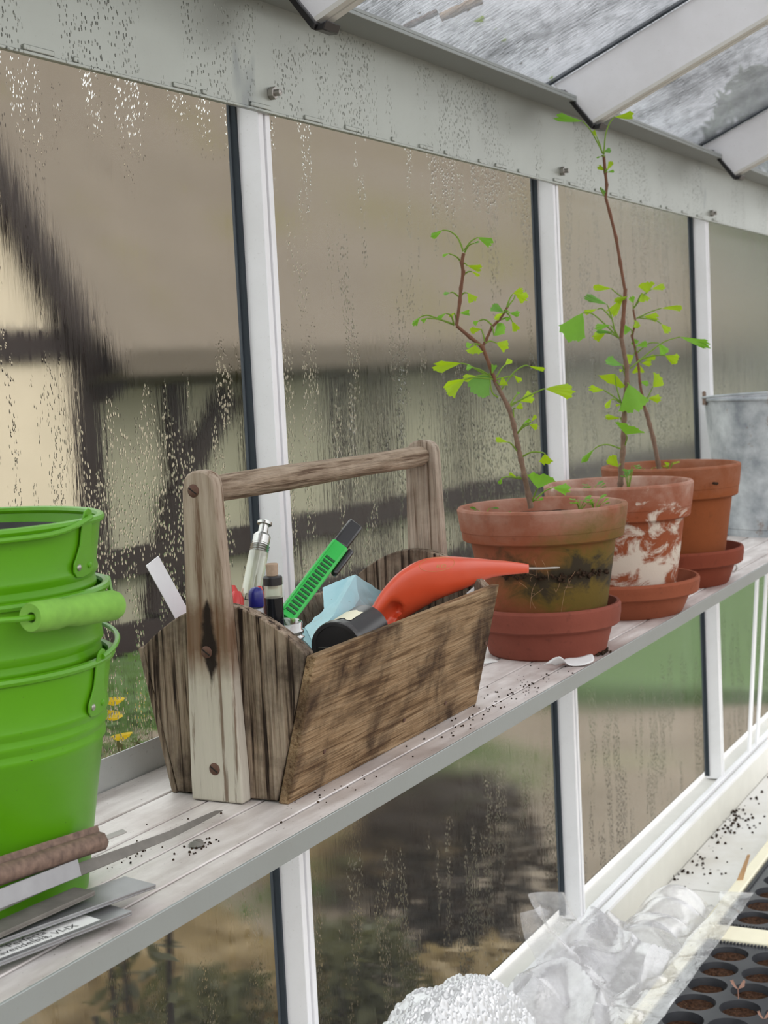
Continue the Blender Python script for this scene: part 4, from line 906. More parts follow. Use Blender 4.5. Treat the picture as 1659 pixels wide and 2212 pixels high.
body.data.clear_geometry(); body.data.from_pydata([tuple(fr @ v - wloc(t)) for v in m.v], [], m.f); body.data.update()
for i in range(15):
    z0 = 0.006 + i*(zc-0.026)/15; sp = (zc-0.026)/15
    m = MB(); m.m = fr; y0 = ya - 0.0002 if ya > 0 else ya + 0.0002; y1 = ya + (0.0005 if ya > 0 else -0.0005)
    m.box(-0.0050, 0.0040, min(y0, y1), max(y0, y1), z0, z0+sp*0.50); part('rib_gap', m, M['dark_green'], body)
m = MB(); m.m = fr; y1 = ya + (0.0010 if ya > 0 else -0.0010); m.box(0.0042, 0.0052, min(ya, y1), max(ya, y1), 0.004, zc-0.004); part('slide_rail', m, M['green_knife'], body)
m = MB(); m.m = fr; m.box(-0.0070, 0.0070, -0.0055, 0.0055, zc, L); part('end_cap', m, M['black'], t, bevel=0.0022)
m = MB(); m.m = fr; sd = 1 if (fr.to_3x3() @ Vector((1, 0, 0))).dot(right) > 0 else -1
m.box(min(sd*0.0078, sd*0.0135), max(sd*0.0078, sd*0.0135), -0.003, 0.003, zc-0.030, zc+0.006); part('slider_clip', m, M['black'], t, bevel=0.002)
# crumpled pale blue plastic
V = [(697, 1270, -.082), (752, 1246, -.098), (768, 1242, -.108), (838, 1287, -.086), (802, 1322, -.128), (776, 1292, -.122), (720, 1330, -.130), (660, 1356, -.098), (674, 1385, -.125), (745, 1352, -.136), (800, 1352, -.130), (700, 1314, -.095), (742, 1288, -.118), (690, 1430, -.125), (780, 1430, -.130), (840, 1400, -.10), (640, 1420, -.10), (726, 1300, -.104)]
Tr = [(0, 1, 17), (0, 17, 11), (1, 2, 12), (1, 12, 17), (2, 5, 12), (2, 3, 5), (3, 4, 5), (5, 4, 10), (5, 10, 9), (5, 9, 12), (12, 9, 6), (12, 6, 17), (17, 6, 11), (11, 6, 7), (7, 6, 8), (6, 9, 8), (8, 9, 14), (8, 14, 13), (9, 10, 14), (10, 15, 14), (10, 4, 15), (4, 3, 15), (7, 8, 13), (7, 13, 16)]
m = MB(); m.add([at_y(*p) for p in V], Tr); o = part('crumpled_sheet', m, M['blue_paper'], smooth=True, angle=14); tag(o, 'crumpled pale blue plastic sheet in the middle of the tool carrier', 'plastic sheet')
s1 = o.modifiers.new('sub', 'SUBSURF'); s1.subdivision_type = 'SIMPLE'; s1.levels = 3; s1.render_levels = 3
tx = bpy.data.textures.new('crumple', 'CLOUDS'); tx.noise_scale = 0.012; dm = o.modifiers.new('crumple', 'DISPLACE'); dm.texture = tx; dm.strength = 0.0035; dm.mid_level = 0.5; dm.texture_coords = 'LOCAL'
# black canister lying on its side
cc = at_y(727, 1402, -0.152); axd = Vector((0.985, 0.06, 0.10)).normalized(); t = thing('film_canister', cc, 'round black plastic canister lying on its side in the tool carrier', 'canister')
m = MB(); m.m = axis_frame(cc, axd); m.lathe([(0.0205, 0.004), (0.0208, 0.010), (0.0208, 0.060), (0.0003, 0.060)], 40); part('canister_body', m, M['black'], t, smooth=True, angle=30)
m = MB(); m.m = axis_frame(cc, axd); m.lathe([(0.0003, 0.0012), (0.0188, 0.0012), (0.0192, 0.0), (0.0222, 0.0), (0.0228, 0.0008), (0.0228, 0.0060), (0.0214, 0.0072), (0.0200, 0.0076)], 48); ld = part('lid', m, M['lid_black'], t, smooth=True, angle=25)
m = MB(); m.m = axis_frame(cc, axd, (0, 0.1, 1))
m.box(0.0015, 0.0020, -0.0165, 0.0165, 0.0007, 0.0013)
for i in range(5): m.box(-0.010+i*0.002, -0.0094+i*0.002, 0.002, 0.007, 0.0007, 0.0013)
part('raised_marks', m, M['steel'], ld)
m = MB(); m.m = axis_frame(cc, axd, (0, 0.2, 1)); vs = []
for i in range(9):
    for j in range(7):
        a = math.radians(-22 + 9*j); zz = 0.016 + 0.0032*i + (0.002*math.sin(j*2.1) if i in (0, 8) else 0); vs.append((0.0212*math.cos(a), 0.0212*math.sin(a), zz))
m.add(vs, [(i*7+j, i*7+j+1, i*7+8+j, i*7+7+j) for i in range(8) for j in range(6)]); part('torn_paper_label', m, M['cream_wood'], t, smooth=True)
# orange red weeding tool
t = thing('weeding_tool', at_y(830, 1340, -0.15), 'orange red plastic hand tool with a thin metal tip, reaching over the front pot', 'garden tool')
cs = [(770, 1400, 15), (800, 1366, 22), (830, 1330, 33), (858, 1300, 41), (890, 1274, 47), (925, 1254, 47), (962, 1244, 42), (1000, 1237, 34), (1035, 1231, 25), (1065, 1228, 18.5), (1100, 1227, 14.5), (1142, 1228, 9.5)]
m = MB(); rings = []; NS = 66; NA = 36
def cat(i, u, k):
    p = [cs[max(0, min(len(cs)-1, i+j))][k] for j in (-1, 0, 1, 2)]
    return 0.5*((2*p[1]) + (-p[0]+p[2])*u + (2*p[0]-5*p[1]+4*p[2]-p[3])*u*u + (-p[0]+3*p[1]-3*p[2]+p[3])*u**3)
cent = []
for s in range(NS+1):
    f = s/NS*(len(cs)-1); i = min(int(f), len(cs)-2); u = f-i; px, py, h = (cat(i, u, k) for k in range(3)); yy = -0.142 - 0.058*(px-770)/(1142-770)
    cent.append((px, py, h, yy))
vs = []
for s, (px, py, h, yy) in enumerate(cent):
    a = cent[max(0, s-1)]; b = cent[min(NS, s+1)]; tx_, ty_ = b[0]-a[0], b[1]-a[1]; l = math.hypot(tx_, ty_); nx, ny_ = ty_/l, -tx_/l     # upward normal in the picture
    c0 = at_y(px, py, yy); e = at_y(px + nx*h, py + ny_*h, yy); up_ = e - c0; dp = Vector((fwd.x, fwd.y, 0)).normalized()*min(0.0145, up_.length*0.95)
    for k in range(NA):
        g = 2*PI*k/NA; cg, sg = math.cos(g), math.sin(g); sq = 0.82
        q = c0 + up_*(math.copysign(abs(cg)**sq, cg)) - dp*(math.copysign(abs(sg)**sq, sg))
        # thumb hollow on the viewer's side
        qx = px + nx*h*cg; qy = py + ny_*h*cg
        if sg > 0:
            uu = ((qx-842)*0.62 + (qy-1322)*(-0.78))/34.0; ww = ((qx-842)*0.78 + (qy-1322)*0.62)/15.0; dd = uu*uu + ww*ww
            if dd < 1: q += Vector((fwd.x, fwd.y, 0)).normalized()*0.013*(1-dd)**0.6
        vs.append(q)
m.add(vs, [(s*NA+k, s*NA+(k+1) % NA, (s+1)*NA+(k+1) % NA, (s+1)*NA+k) for s in range(NS) for k in range(NA)] + [tuple(range(NA))[::-1], tuple(NS*NA+k for k in range(NA))])
tool = part('tool_handle', m, M['red'], t, smooth=True, angle=60)
m = MB(); m.tube([at_y(1136, 1228, -0.199), at_y(1170, 1228, -0.204), at_y(1200, 1226.5, -0.209), at_y(1209, 1226, -0.210)], [0.0012, 0.0012, 0.0011, 0.0006], 10); part('metal_tip', m, M['steel'], t, smooth=True)
from mathutils.bvhtree import BVHTree
bv = BVHTree.FromPolygons([v - Vector((0, 0, 0)) for v in m.v] if False else vs, [tuple(p.vertices) for p in tool.data.polygons])
def on_tool(px, py, lift=0.00025):
    d = ray(px, py); h = bv.ray_cast(CAM, d); return (h[0] - d*lift) if h[0] is not None else None
cu = bpy.data.curves.new('lettering', 'FONT'); cu.body = 'KO'; cu.size = 1.0; cu.resolution_u = 3; ob = bpy.data.objects.new('lettering_curve', cu); COL.objects.link(ob); bpy.context.view_layer.update()
me = bpy.data.meshes.new_from_object(ob.evaluated_get(bpy.context.evaluated_depsgraph_get())); bpy.data.objects.remove(ob); ok = True
for v in me.vertices:
    q = on_tool(942 + v.co.x*15 + v.co.y*2, 1227 - v.co.y*11 - v.co.x*0.5)
    if q is None: ok = False; break
    v.co = q - wloc(t)
if ok:
    me.materials.clear(); me.materials.append(M['gold']); lo = bpy.data.objects.new('lettering', me); COL.objects.link(lo); lo.parent = tool
m = MB(); pts = [on_tool(944 + 38*math.cos(2*PI*i/36), 1219 + 15*math.sin(2*PI*i/36) - 0.10*38*math.cos(2*PI*i/36), 0.0001) for i in range(36)]
if all(p is not None for p in pts): m.tube(pts, 0.00018, 4, closed=True); part('logo_outline', m, M['gold'], tool)
# white card under the tool, white tag at the left
m = MB(); A = [at_y(1008, 1281, -0.182), at_y(1050, 1263, -0.186), at_y(1046, 1251, -0.186), at_y(1030, 1262, -0.184), at_y(1018, 1272, -0.183)]
lowr = [p + Vector((0, 0.006, -0.05)) for p in A[:2]]
m.add(A + lowr, [(0, 4, 3, 1), (3, 2, 1), (0, 1, 6, 5)]); o = part('white_card', m, M['paper'], fix=False); tag(o, 'white card wedged under the red tool at the far corner of the carrier', 'card'); sm = o.modifiers.new('thickness', 'SOLIDIFY'); sm.thickness = 0.0005
m = MB(); q = [(316, 1222), (343, 1201), (416, 1334), (388, 1352)]; yb = -0.0610; pts = [at_y(a, b, yb) for a, b in q]; n = Vector((0.25, 0.96, 0))*0.0007
m.hexa([p for p in pts] + [p + n for p in pts]); o = part('plant_tag', m, M['tag_white']); tag(o, 'white plastic plant tag standing up at the near left end of the carrier', 'plant tag')
# ================================================================ young ginkgo trees
def leaf_mesh(base, tip, wv, curl, seed):
    # fan-shaped blade: base -> tip, wv = half width vector
    random.seed(seed); d = tip - base; n = d.cross(wv).normalized(); L = d.length; m = MB(); NA_, NR = 16, 5
    ph = random.uniform(0, 6); notch = random.uniform(-0.15, 0.15); nd_ = random.uniform(0.04, 0.16)
    sc = [random.uniform(-0.075, 0.055) for _ in range(NA_+1)]
    vs = []
    for j in range(NR+1):
        r = j/NR
        for i in range(NA_+1):
            a = -1 + 2*i/NA_; e = 1 - 0.22*a*a - nd_*math.exp(-((a-notch)/0.13)**2) + 0.04*math.sin(10*a+ph) + sc[i]
            rr = r*(1 + (e-1)*r*r)
            p = base + d*rr*(1 - 0.05*a*a) + wv*(a*(r**0.75)*0.98) + n*(L*(curl*(r*r)*0.30 + 0.20*curl*a*a*r + 0.05*math.sin(3*a+ph)*r))
            vs.append(p)
    k = NA_+1; m.add(vs, [(j*k+i, j*k+i+1, (j+1)*k+i+1, (j+1)*k+i) for j in range(NR) for i in range(NA_)]); return m
def ginkgo(root_pt, label, conv, stems, leaves, seedbase, tone=(0, 1, 2)):
    t = thing('ginkgo_sapling', root_pt, label, 'young tree', 'ginkgo saplings')
    random.seed(seedbase)
    def W(q, off=0.0): return facing(*conv(*q), root_pt, off)
    for pts, r0, r1, mat, z0, z1 in stems:
        P = []; R_ = []
        for i, q in enumerate(pts):
            u = i/(len(pts)-1); P.append(W(q, z0 + (z1-z0)*u)); R_.append(0.74*(r0 + (r1-r0)*u))
        Pn = []; Rn = []
        for i in range(len(P)-1):
            for k in range(4):
                u = k/4; Pn.append(P[i].lerp(P[i+1], u)); Rn.append((R_[i]*(1-u)+R_[i+1]*u)*(1.28 if k == 0 and 0 < i else 1.0))
        Pn.append(P[-1]); Rn.append(R_[-1]); m = MB(); m.tube(Pn, Rn, 10); part('stem', m, M[mat], t, smooth=True)
    nn = Vector((fwd.x, fwd.y, 0)).normalized()
    for i, lf in enumerate(leaves):
        path, base, tip, w = lf[0], lf[1], lf[2], lf[3]*1.22; tip = (base[0]+(tip[0]-base[0])*1.08, base[1]+(tip[1]-base[1])*1.08); tone_i = lf[4] if len(lf) > 4 else random.choice((0, 1, 1))
        o1 = random.uniform(-0.018, 0.012); o2 = o1 + random.uniform(-0.010, 0.010)
        b = W(base, o1); e = W(tip, o2)
        d0 = Vector((tip[0]-base[0], tip[1]-base[1], 0)); l = max(1e-3, d0.length); pz = (-d0.y/l, d0.x/l)
        hw = (W((base[0]+pz[0]*w/2, base[1]+pz[1]*w/2), o1) - b); hw += nn*random.uniform(-0.45, 0.45)*hw.length
        pts = [W(path[0], 0.0)] + [W(q, o1*(k+1)/(len(path))) for k, q in enumerate(path[1:])] + [b]
        m = MB()
        if len(pts) == 2: pts = [pts[0], pts[0].lerp(pts[1], 0.5) + Vector((0, 0, 0.0015)), pts[1]]
        # smooth the petiole
        Q = []
        for k in range(len(pts)-1):
            p = [pts[max(0, k-1)], pts[k], pts[k+1], pts[min(len(pts)-1, k+2)]]
            for s in range(5):
                u = s/5; Q.append(0.5*((2*p[1]) + (p[2]-p[0])*u + (2*p[0]-5*p[1]+4*p[2]-p[3])*u*u + (3*p[1]-p[0]-3*p[2]+p[3])*u**3))
        Q.append(pts[-1]); m.tube(Q, [0.0010 - 0.0004*k/len(Q) for k in range(len(Q))], 6)
        pe = part('petiole', m, M['petiole'], t, smooth=True)
        m = leaf_mesh(b, e, hw, random.uniform(-0.9, 0.9), seedbase*100+i); part('leaf', m, M['leaf'][tone_i], pe, smooth=True, fix=False, angle=80)
    return t
c1 = lambda x, y: (860 + 0.2939*x, 470 + 0.2939*y)
L1_ = [([(480, 250), (440, 150), (380, 100)], (325, 93), (255, 145), 42), ([(490, 240), (530, 180)], (585, 145), (690, 190), 62, 0), ([(490, 255), (520, 205)], (560, 188), (592, 178), 14, 2),
 ([(460, 320), (425, 285)], (372, 264), (325, 285), 22), ([(475, 340)], (508, 352), (597, 382), 48), ([(485, 420), (510, 400)], (540, 396), (600, 425), 22), ([(455, 590), (410, 552)], (382, 553), (338, 560), 26, 2), ([(455, 590), (482, 555)], (512, 554), (556, 617), 72, 1),
 ([(415, 790), (300, 745), (215, 718)], (162, 732), (105, 787), 38), ([(400, 780), (300, 748)], (212, 738), (176, 765), 32), ([(410, 785), (390, 720)], (350, 704), (293, 742), 30), ([(430, 770)], (455, 702), (507, 700), 40), ([(430, 760)], (412, 700), (393, 724), 26),
 ([(800, 660), (850, 600)], (862, 560), (950, 604), 82, 1), ([(800, 655)], (842, 562), (918, 530), 42), ([(790, 680)], (776, 700), (700, 640), 62, 2), ([(780, 700)], (772, 702), (700, 742), 40), ([(790, 690)], (820, 702), (902, 716), 42, 0), ([(760, 750)], (832, 742), (780, 746), 30), ([(800, 700)], (838, 762), (872, 826), 52),
 ([(690, 800)], (706, 868), (795, 800), 92, 0), ([(640, 920), (680, 908)], (724, 922), (806, 948), 82, 1), ([(640, 915)], (612, 820), (530, 832), 46), ([(690, 790), (640, 750)], (592, 760), (556, 782), 36), ([(615, 950)], (568, 938), (560, 1010), 112, 1), ([(615, 945)], (545, 930), (502, 942), 42),
 ([(700, 1180), (600, 1130), (520, 1085)], (462, 1070), (270, 1097), 76, 1), ([(700, 1180), (610, 1120)], (548, 1102), (496, 1098), 48, 0), ([(735, 1320), (690, 1280)], (672, 1142), (565, 1290), 178, 2), ([(720, 1190), (560, 1175)], (490, 1190), (338, 1262), 112, 1), ([(700, 1170)], (572, 1165), (488, 1182), 52, 1),
 ([(710, 1190), (760, 1110)], (788, 1082), (822, 1050), 42), ([(700, 1150)], (690, 1142), (706, 1098), 38), ([(755, 1270), (850, 1140), (925, 1090)], (960, 1090), (1058, 1127), 30), ([(720, 1190), (830, 1165)], (855, 1160), (897, 1207), 36), ([(715, 1210)], (745, 1232), (786, 1200), 62, 1),
 ([(825, 1390), (900, 1340), (1050, 1268)], (1080, 1260), (1280, 1260), 98, 1), ([(820, 1390)], (897, 1350), (1002, 1310), 84, 1), ([(820, 1385), (858, 1322)], (875, 1302), (886, 1278), 24), ([(850, 1470), (848, 1410)], (865, 1400), (912, 1385), 46), ([(875, 1590), (930, 1512)], (962, 1502), (940, 1474), 56, 0), ([(880, 1580)], (965, 1520), (1024, 1542), 46), ([(880, 1580)], (978, 1500), (1017, 1458), 26),
 ([(895, 1740), (835, 1665)], (806, 1650), (718, 1630), 36), ([(910, 1760), (980, 1725), (1055, 1726)], (1080, 1735), (1086, 1812), 88, 1), ([(905, 1920), (810, 1905)], (762, 1915), (745, 1962), 30), ([(905, 1920)], (872, 1910), (824, 1874), 22), ([(985, 2090), (1015, 2010)], (1028, 1990), (1048, 1888), 190, 0), ([(985, 2090), (1080, 2010)], (1138, 1985), (1258, 2000), 76, 0), ([(985, 2090)], (1022, 2080), (1062, 2064), 22)]
S1_ = [([(978, 2135), (960, 2040), (930, 1900), (905, 1780), (880, 1680), (850, 1520), (815, 1400), (715, 1210)], 0.0042, 0.0030, 'bark', 0, 0), ([(715, 1210), (680, 1100), (620, 950), (530, 880), (430, 795)], 0.0029, 0.0024, 'bark_red', 0, -0.004), ([(430, 795), (455, 610), (462, 520), (480, 400), (468, 330), (482, 262)], 0.0024, 0.0026, 'bark_red', -0.004, -0.006),
 ([(620, 950), (645, 905), (690, 805), (750, 745), (785, 690), (815, 640)], 0.0022, 0.0018, 'bark_red', 0, 0.006)]
ginkgo(P1 + Vector((0.0, 0.0, 0.142)), 'branching ginkgo sapling growing in the mossy front pot', c1, S1_, L1_, 21)
sx = lambda x, y: (x, y)
cA = lambda x, y: (1180 + 0.2290*x, 230 + 0.2290*y); cB = lambda x, y: (1180 + 0.2351*x, 580 + 0.2351*y)
def LA(l): return ([cA(*q) for q in l[0]], cA(*l[1]), cA(*l[2]), l[3]*0.229) + tuple(l[4:])
def LB(l): return ([cB(*q) for q in l[0]], cB(*l[1]), cB(*l[2]), l[3]*0.2351) + tuple(l[4:])
L2_ = [LA(l) for l in [([(540, 450), (430, 240)], (345, 138), (90, 120), 78, 0), ([(545, 440), (560, 270), (600, 155)], (648, 98), (800, 112), 72, 1), ([(530, 440)], (480, 290), (448, 243), 36), ([(545, 450)], (545, 428), (607, 408), 46, 2), ([(550, 475)], (520, 470), (468, 487), 14), ([(560, 610)], (563, 608), (498, 568), 42, 1), ([(565, 610)], (577, 600), (616, 528), 46, 1), ([(555, 620)], (577, 620), (637, 608), 26), ([(545, 840), (512, 775)], (520, 768), (545, 802), 26, 2)]]
L2_ += [LB(l) for l in [([(690, 255), (640, 220)], (600, 185), (438, 178), 58, 1), ([(640, 620), (600, 440)], (560, 330), (383, 265), 64, 2), ([(670, 640), (510, 485), (420, 415)], (335, 408), (215, 640), 225, 0), ([(600, 460), (520, 372)], (470, 375), (358, 405), 42, 1), ([(670, 640)], (592, 520), (455, 547), 52, 0), ([(670, 640)], (546, 590), (436, 642), 84, 1), ([(660, 630)], (622, 590), (468, 570), 36, 2), ([(722, 300)], (702, 270), (620, 425), 92, 1), ([(725, 285)], (747, 260), (632, 292), 54, 1),
 ([(715, 930)], (702, 888), (528, 868), 78, 2), ([(730, 1000)], (702, 930), (668, 942), 32, 1), ([(690, 1240), (645, 1080)], (632, 968), (590, 1062), 240, 1), ([(690, 1230), (600, 1162)], (530, 1118), (383, 1115), 64, 1), ([(690, 1240)], (602, 1200), (543, 1272), 48, 1), ([(745, 1060)], (758, 1064), (830, 1302), 262, 0), ([(690, 1390)], (682, 1375), (548, 1370), 46, 1), ([(715, 1650), (742, 1565)], (735, 1525), (770, 1428), 255, 0), ([(695, 1660), (580, 1620), (500, 1625)], (440, 1660), (322, 1782), 48, 0), ([(690, 1800)], (662, 1822), (582, 1738), 100, 1), ([(770, 920), (950, 770), (1090, 672)], (1232, 628), (1472, 712), 74, 0), ([(690, 1255)], (682, 1250), (638, 1258), 22, 1)]]
S2_ = [([cB(676, 2035), cB(682, 1980), cB(690, 1860), cB(705, 1690), cB(712, 1540), cB(716, 1380), cB(726, 1210), cB(742, 1050), cB(740, 900), cB(690, 640)], 0.0046, 0.0036, 'bark', 0, 0), ([cB(690, 640), cB(705, 500), cB(720, 300), cB(728, 185)], 0.0034, 0.0032, 'bark_red', 0, 0.003), ([cB(722, 190), cA(700, 1480), cA(660, 1240), cA(600, 1000), cA(562, 860)], 0.0026, 0.0024, 'bark_red', 0.003, 0.006), ([cA(562, 860), cA(572, 740), cA(558, 620), cA(543, 465)], 0.0024, 0.0025, 'bark_red', 0.006, 0.006)]
ginkgo(P2 + Vector((0, 0, 0.142)), 'tallest ginkgo sapling, in the white-crusted middle pot, reaching to the eave', sx, S2_, L2_, 33)
L3_ = [LB(l) for l in [([(800, 370), (870, 260)], (930, 225), (912, 128), 135, 1), ([(800, 370), (900, 240)], (968, 192), (1092, 160), 58, 1), ([(840, 300)], (882, 225), (900, 302), 104, 1), ([(800, 370)], (800, 320), (778, 258), 62), ([(830, 460), (950, 402)], (1058, 366), (1228, 350), 48, 1), ([(830, 460)], (898, 440), (1024, 450), 74, 1), ([(840, 450), (1000, 475)], (1058, 510), (1128, 584), 70, 1), ([(810, 520)], (802, 542), (872, 508), 74, 1), ([(790, 600)], (782, 558), (716, 562), 86, 0), ([(780, 610)], (800, 640), (822, 702), 66, 0), ([(820, 770)], (828, 712), (928, 690), 54, 0), ([(830, 780), (940, 690)], (1034, 685), (1102, 782), 86, 0), ([(850, 840), (1000, 800)], (1094, 800), (1212, 862), 90, 1), ([(830, 780)], (802, 800), (738, 832), 96, 1), ([(850, 860)], (880, 870), (964, 872), 64, 1), ([(850, 860)], (900, 832), (1004, 815), 48, 1), ([(850, 900)], (850, 880), (852, 942), 96, 1), ([(860, 1030)], (862, 1040), (942, 1060), 50, 0), ([(900, 1270), (950, 1150)], (982, 1090), (1072, 1008), 136, 1), ([(880, 1200)], (938, 1190), (1048, 1200), 70, 1)]]
S3_ = [([cB(1044, 1880), cB(1030, 1790), cB(985, 1560), cB(950, 1430), cB(925, 1340), cB(905, 1280)], 0.0042, 0.0036, 'bark', 0, 0), ([cB(905, 1280), cB(880, 1160), cB(860, 1040), cB(852, 920), cB(826, 770), cB(788, 620), cB(822, 500), cB(800, 375)], 0.0026, 0.0018, 'bark_red', 0, 0)]
ginkgo(P3 + Vector((0, 0, 0.146)), 'short bushy ginkgo sapling in the hindmost orange pot', sx, S3_, L3_, 47)
# small weeds in the pots
def weed(p, label, n, s, mat, h=0.012):
    t = thing('weed_seedling', p, label, 'seedling', 'weeds in the pots'); random.seed(int(p.x*5000)+n)
    for i in range(n):
        a = random.uniform(0, 2*PI); tip = p + Vector((math.cos(a)*s*0.6, math.sin(a)*s*0.6, h*random.uniform(0.6, 1.2))); d = Vector((math.cos(a), math.sin(a), random.uniform(-0.2, 0.6))).normalized()
        m = MB(); m.tube([p, p.lerp(tip, 0.5) + Vector((0, 0, 0.002)), tip], 0.0005, 5); st = part('stalk', m, M['petiole'], t)
        m = leaf_mesh(tip, tip + d*s, Vector((-d.y, d.x, 0)).normalized()*s*0.38, 0.3, n*7+i); part('leaf', m, mat, st, smooth=True, fix=False, angle=80)
def in_pot(px, py, P, z, off): q = facing(px, py, P, off); return Vector((q.x, q.y, z))
zs1 = 0.1470; zs2 = 0.1480; zs3 = 0.1510
weed(in_pot(1045, 1090, P1, zs1, 0.012), 'round-leaved weed at the left edge of the front pot', 3, 0.011, M['weed'])
weed(in_pot(1092, 1094, P1, zs1, 0.0), 'tiny weed left of the front ginkgo stem', 2, 0.007, M['weed'], 0.006)
weed(in_pot(1252, 1090, P1, zs1, 0.02), 'leafy weed left in the clump at the right of the front pot', 7, 0.011, M['leaf'][0], 0.012)
weed(in_pot(1284, 1088, P1, zs1, 0.01), 'leafy weed right in the clump at the right of the front pot', 7, 0.011, M['leaf'][0], 0.013)
weed(in_pot(1278, 1044, P2, zs2, 0.02), 'star-shaped weed at the left of the middle pot', 7, 0.012, M['leaf'][2], 0.008)
weed(in_pot(1357, 1047, P2, zs2, -0.01), 'upright leggy weed beside the tall ginkgo stem', 6, 0.011, M['leaf'][2], 0.030)
weed(in_pot(1400, 1013, P3, zs3, 0.02), 'round-leaved weed at the left of the hindmost pot', 3, 0.014, M['leaf'][2], 0.010)
weed(in_pot(1445, 1012, P3, zs3, 0.02), 'small bright weed beside the stem in the hindmost pot', 6, 0.010, M['leaf'][1], 0.014)
def crumbs(name, label, cat, spots, mat, sizes, seed):
    random.seed(seed); m = MB()
    for (cx_, cy_, z, sx_, sy_, n) in spots:
        for i in range(n):
            p = Vector((random.gauss(cx_, sx_), random.gauss(cy_, sy_), z)); s = random.uniform(*sizes); m.m = Matrix.Translation(p + Vector((0, 0, s*0.5))) @ Matrix.Rotation(random.uniform(0, 3), 4, 'X')
            m.lathe([(0.0002, s), (s*random.uniform(.6, 1.2), s*0.3), (s*0.8, -s*0.5), (0.0002, -s*0.8)], 6)
    m.m = Matrix.Identity(4); o = part(name, m, mat, smooth=True); return tag(o, label, cat, None, 'stuff')
# ================================================================ crumbs and scraps on the shelf
a = at_z(1150, 1490, 0); b = at_z(1090, 1500, 0); c_ = at_z(1030, 1560, 0); d_ = at_z(430, 1830, 0); e_ = at_z(255, 1865, 0)
crumbs('soil_crumbs', 'dark soil crumbs scattered along the shelf edge', 'soil', [(a.x, -0.195, 0, 0.05, 0.008, 40), (b.x, -0.185, 0, 0.05, 0.014, 26), (c_.x, -0.195, 0, 0.06, 0.009, 30), (0.98, -0.19, 0, 0.04, 0.010, 16), (d_.x, d_.y, 0, 0.011, 0.004, 26), (e_.x, e_.y, 0, 0.02, 0.006, 22), (1.46, -0.185, 0, 0.03, 0.02, 14), (0.85, -0.12, 0, 0.05, 0.03, 10)], M['soil'], (0.0003, 0.0011), 31)
h = at_z(1300, 1412, 0); crumbs('soil_heap', 'little heap of dark soil beside the front saucer', 'soil', [(h.x, h.y+0.004, 0.001, 0.008, 0.004, 160)], M['soil'], (0.0008, 0.0022), 32)
m = MB(); q = at_z(425, 1828, 0.0)
for i, (dx, dy, s) in enumerate(((0, 0, 0.006), (0.006, 0.003, 0.004))):
    m.m = Matrix.Translation(q + Vector((dx, dy, 0.001))); m.lathe([(0.0003, s*0.45), (s*0.7, s*0.3), (s, 0.0), (s*0.6, -0.0009)], 7)
o = part('dried_scrap', m, M['zinc_dirty'], smooth=True); tag(o, 'small grey dried scrap lying on the shelf before the tool carrier', 'scrap')
# torn white plastic curl
p0 = at_z(1192, 1420, 0.012); p1 = at_z(1223, 1437, 0.001); p2 = at_z(1288, 1425, 0.003); m = MB(); vs = []
ctrl = [at_z(1190, 1425, 0.0100), at_z(1200, 1418, 0.0165), at_z(1214, 1420, 0.0160), at_z(1221, 1428, 0.0095), at_z(1226, 1438, 0.0010), at_z(1245, 1440, 0.0008), at_z(1265, 1437, 0.0022), at_z(1286, 1428, 0.0045)]
for i, p in enumerate(ctrl):
    w = Vector((0.020, 0.010, 0.004)) if i > 3 else Vector((0.004, 0.012, -0.008)); vs += [p, p + w*0.5, p + w]
m.add(vs, [(i*3+k, i*3+k+1, i*3+4+k, i*3+3+k) for i in range(len(ctrl)-1) for k in range(2)]); o = part('torn_plastic', m, M['scrap'], smooth=True, fix=False, angle=80, sub=2); tag(o, 'curled torn scrap of white plastic beside the front saucer', 'scrap'); sm = o.modifiers.new('thickness', 'SOLIDIFY'); sm.thickness = 0.0008
m = MB(); pts = [at_z(1022, 1436, 0.0016), at_z(1075, 1427, 0.0016), at_z(1060, 1422, 0.0016), at_z(1015, 1424, 0.0016)]; m.hexa([p - Vector((0, 0, 0.0012)) for p in pts] + pts); o = part('white_scrap', m, M['paper']); tag(o, 'flat white scrap between tool carrier and front saucer', 'scrap')
p = Vector((2.165, -0.150, 0.0)); p = at_z(1583, 1232, 0.004); m = MB(); m.tube([p + Vector((0.006*math.cos(2*PI*i/20)*0.45, -0.006*math.cos(2*PI*i/20)*0.89, 0.006*math.sin(2*PI*i/20)+0.004)) for i in range(20)], 0.0011, 6, closed=True); o = part('wire_ring', m, M['steel'], smooth=True); tag(o, 'little wire ring leaning on the hindmost saucer', 'ring')

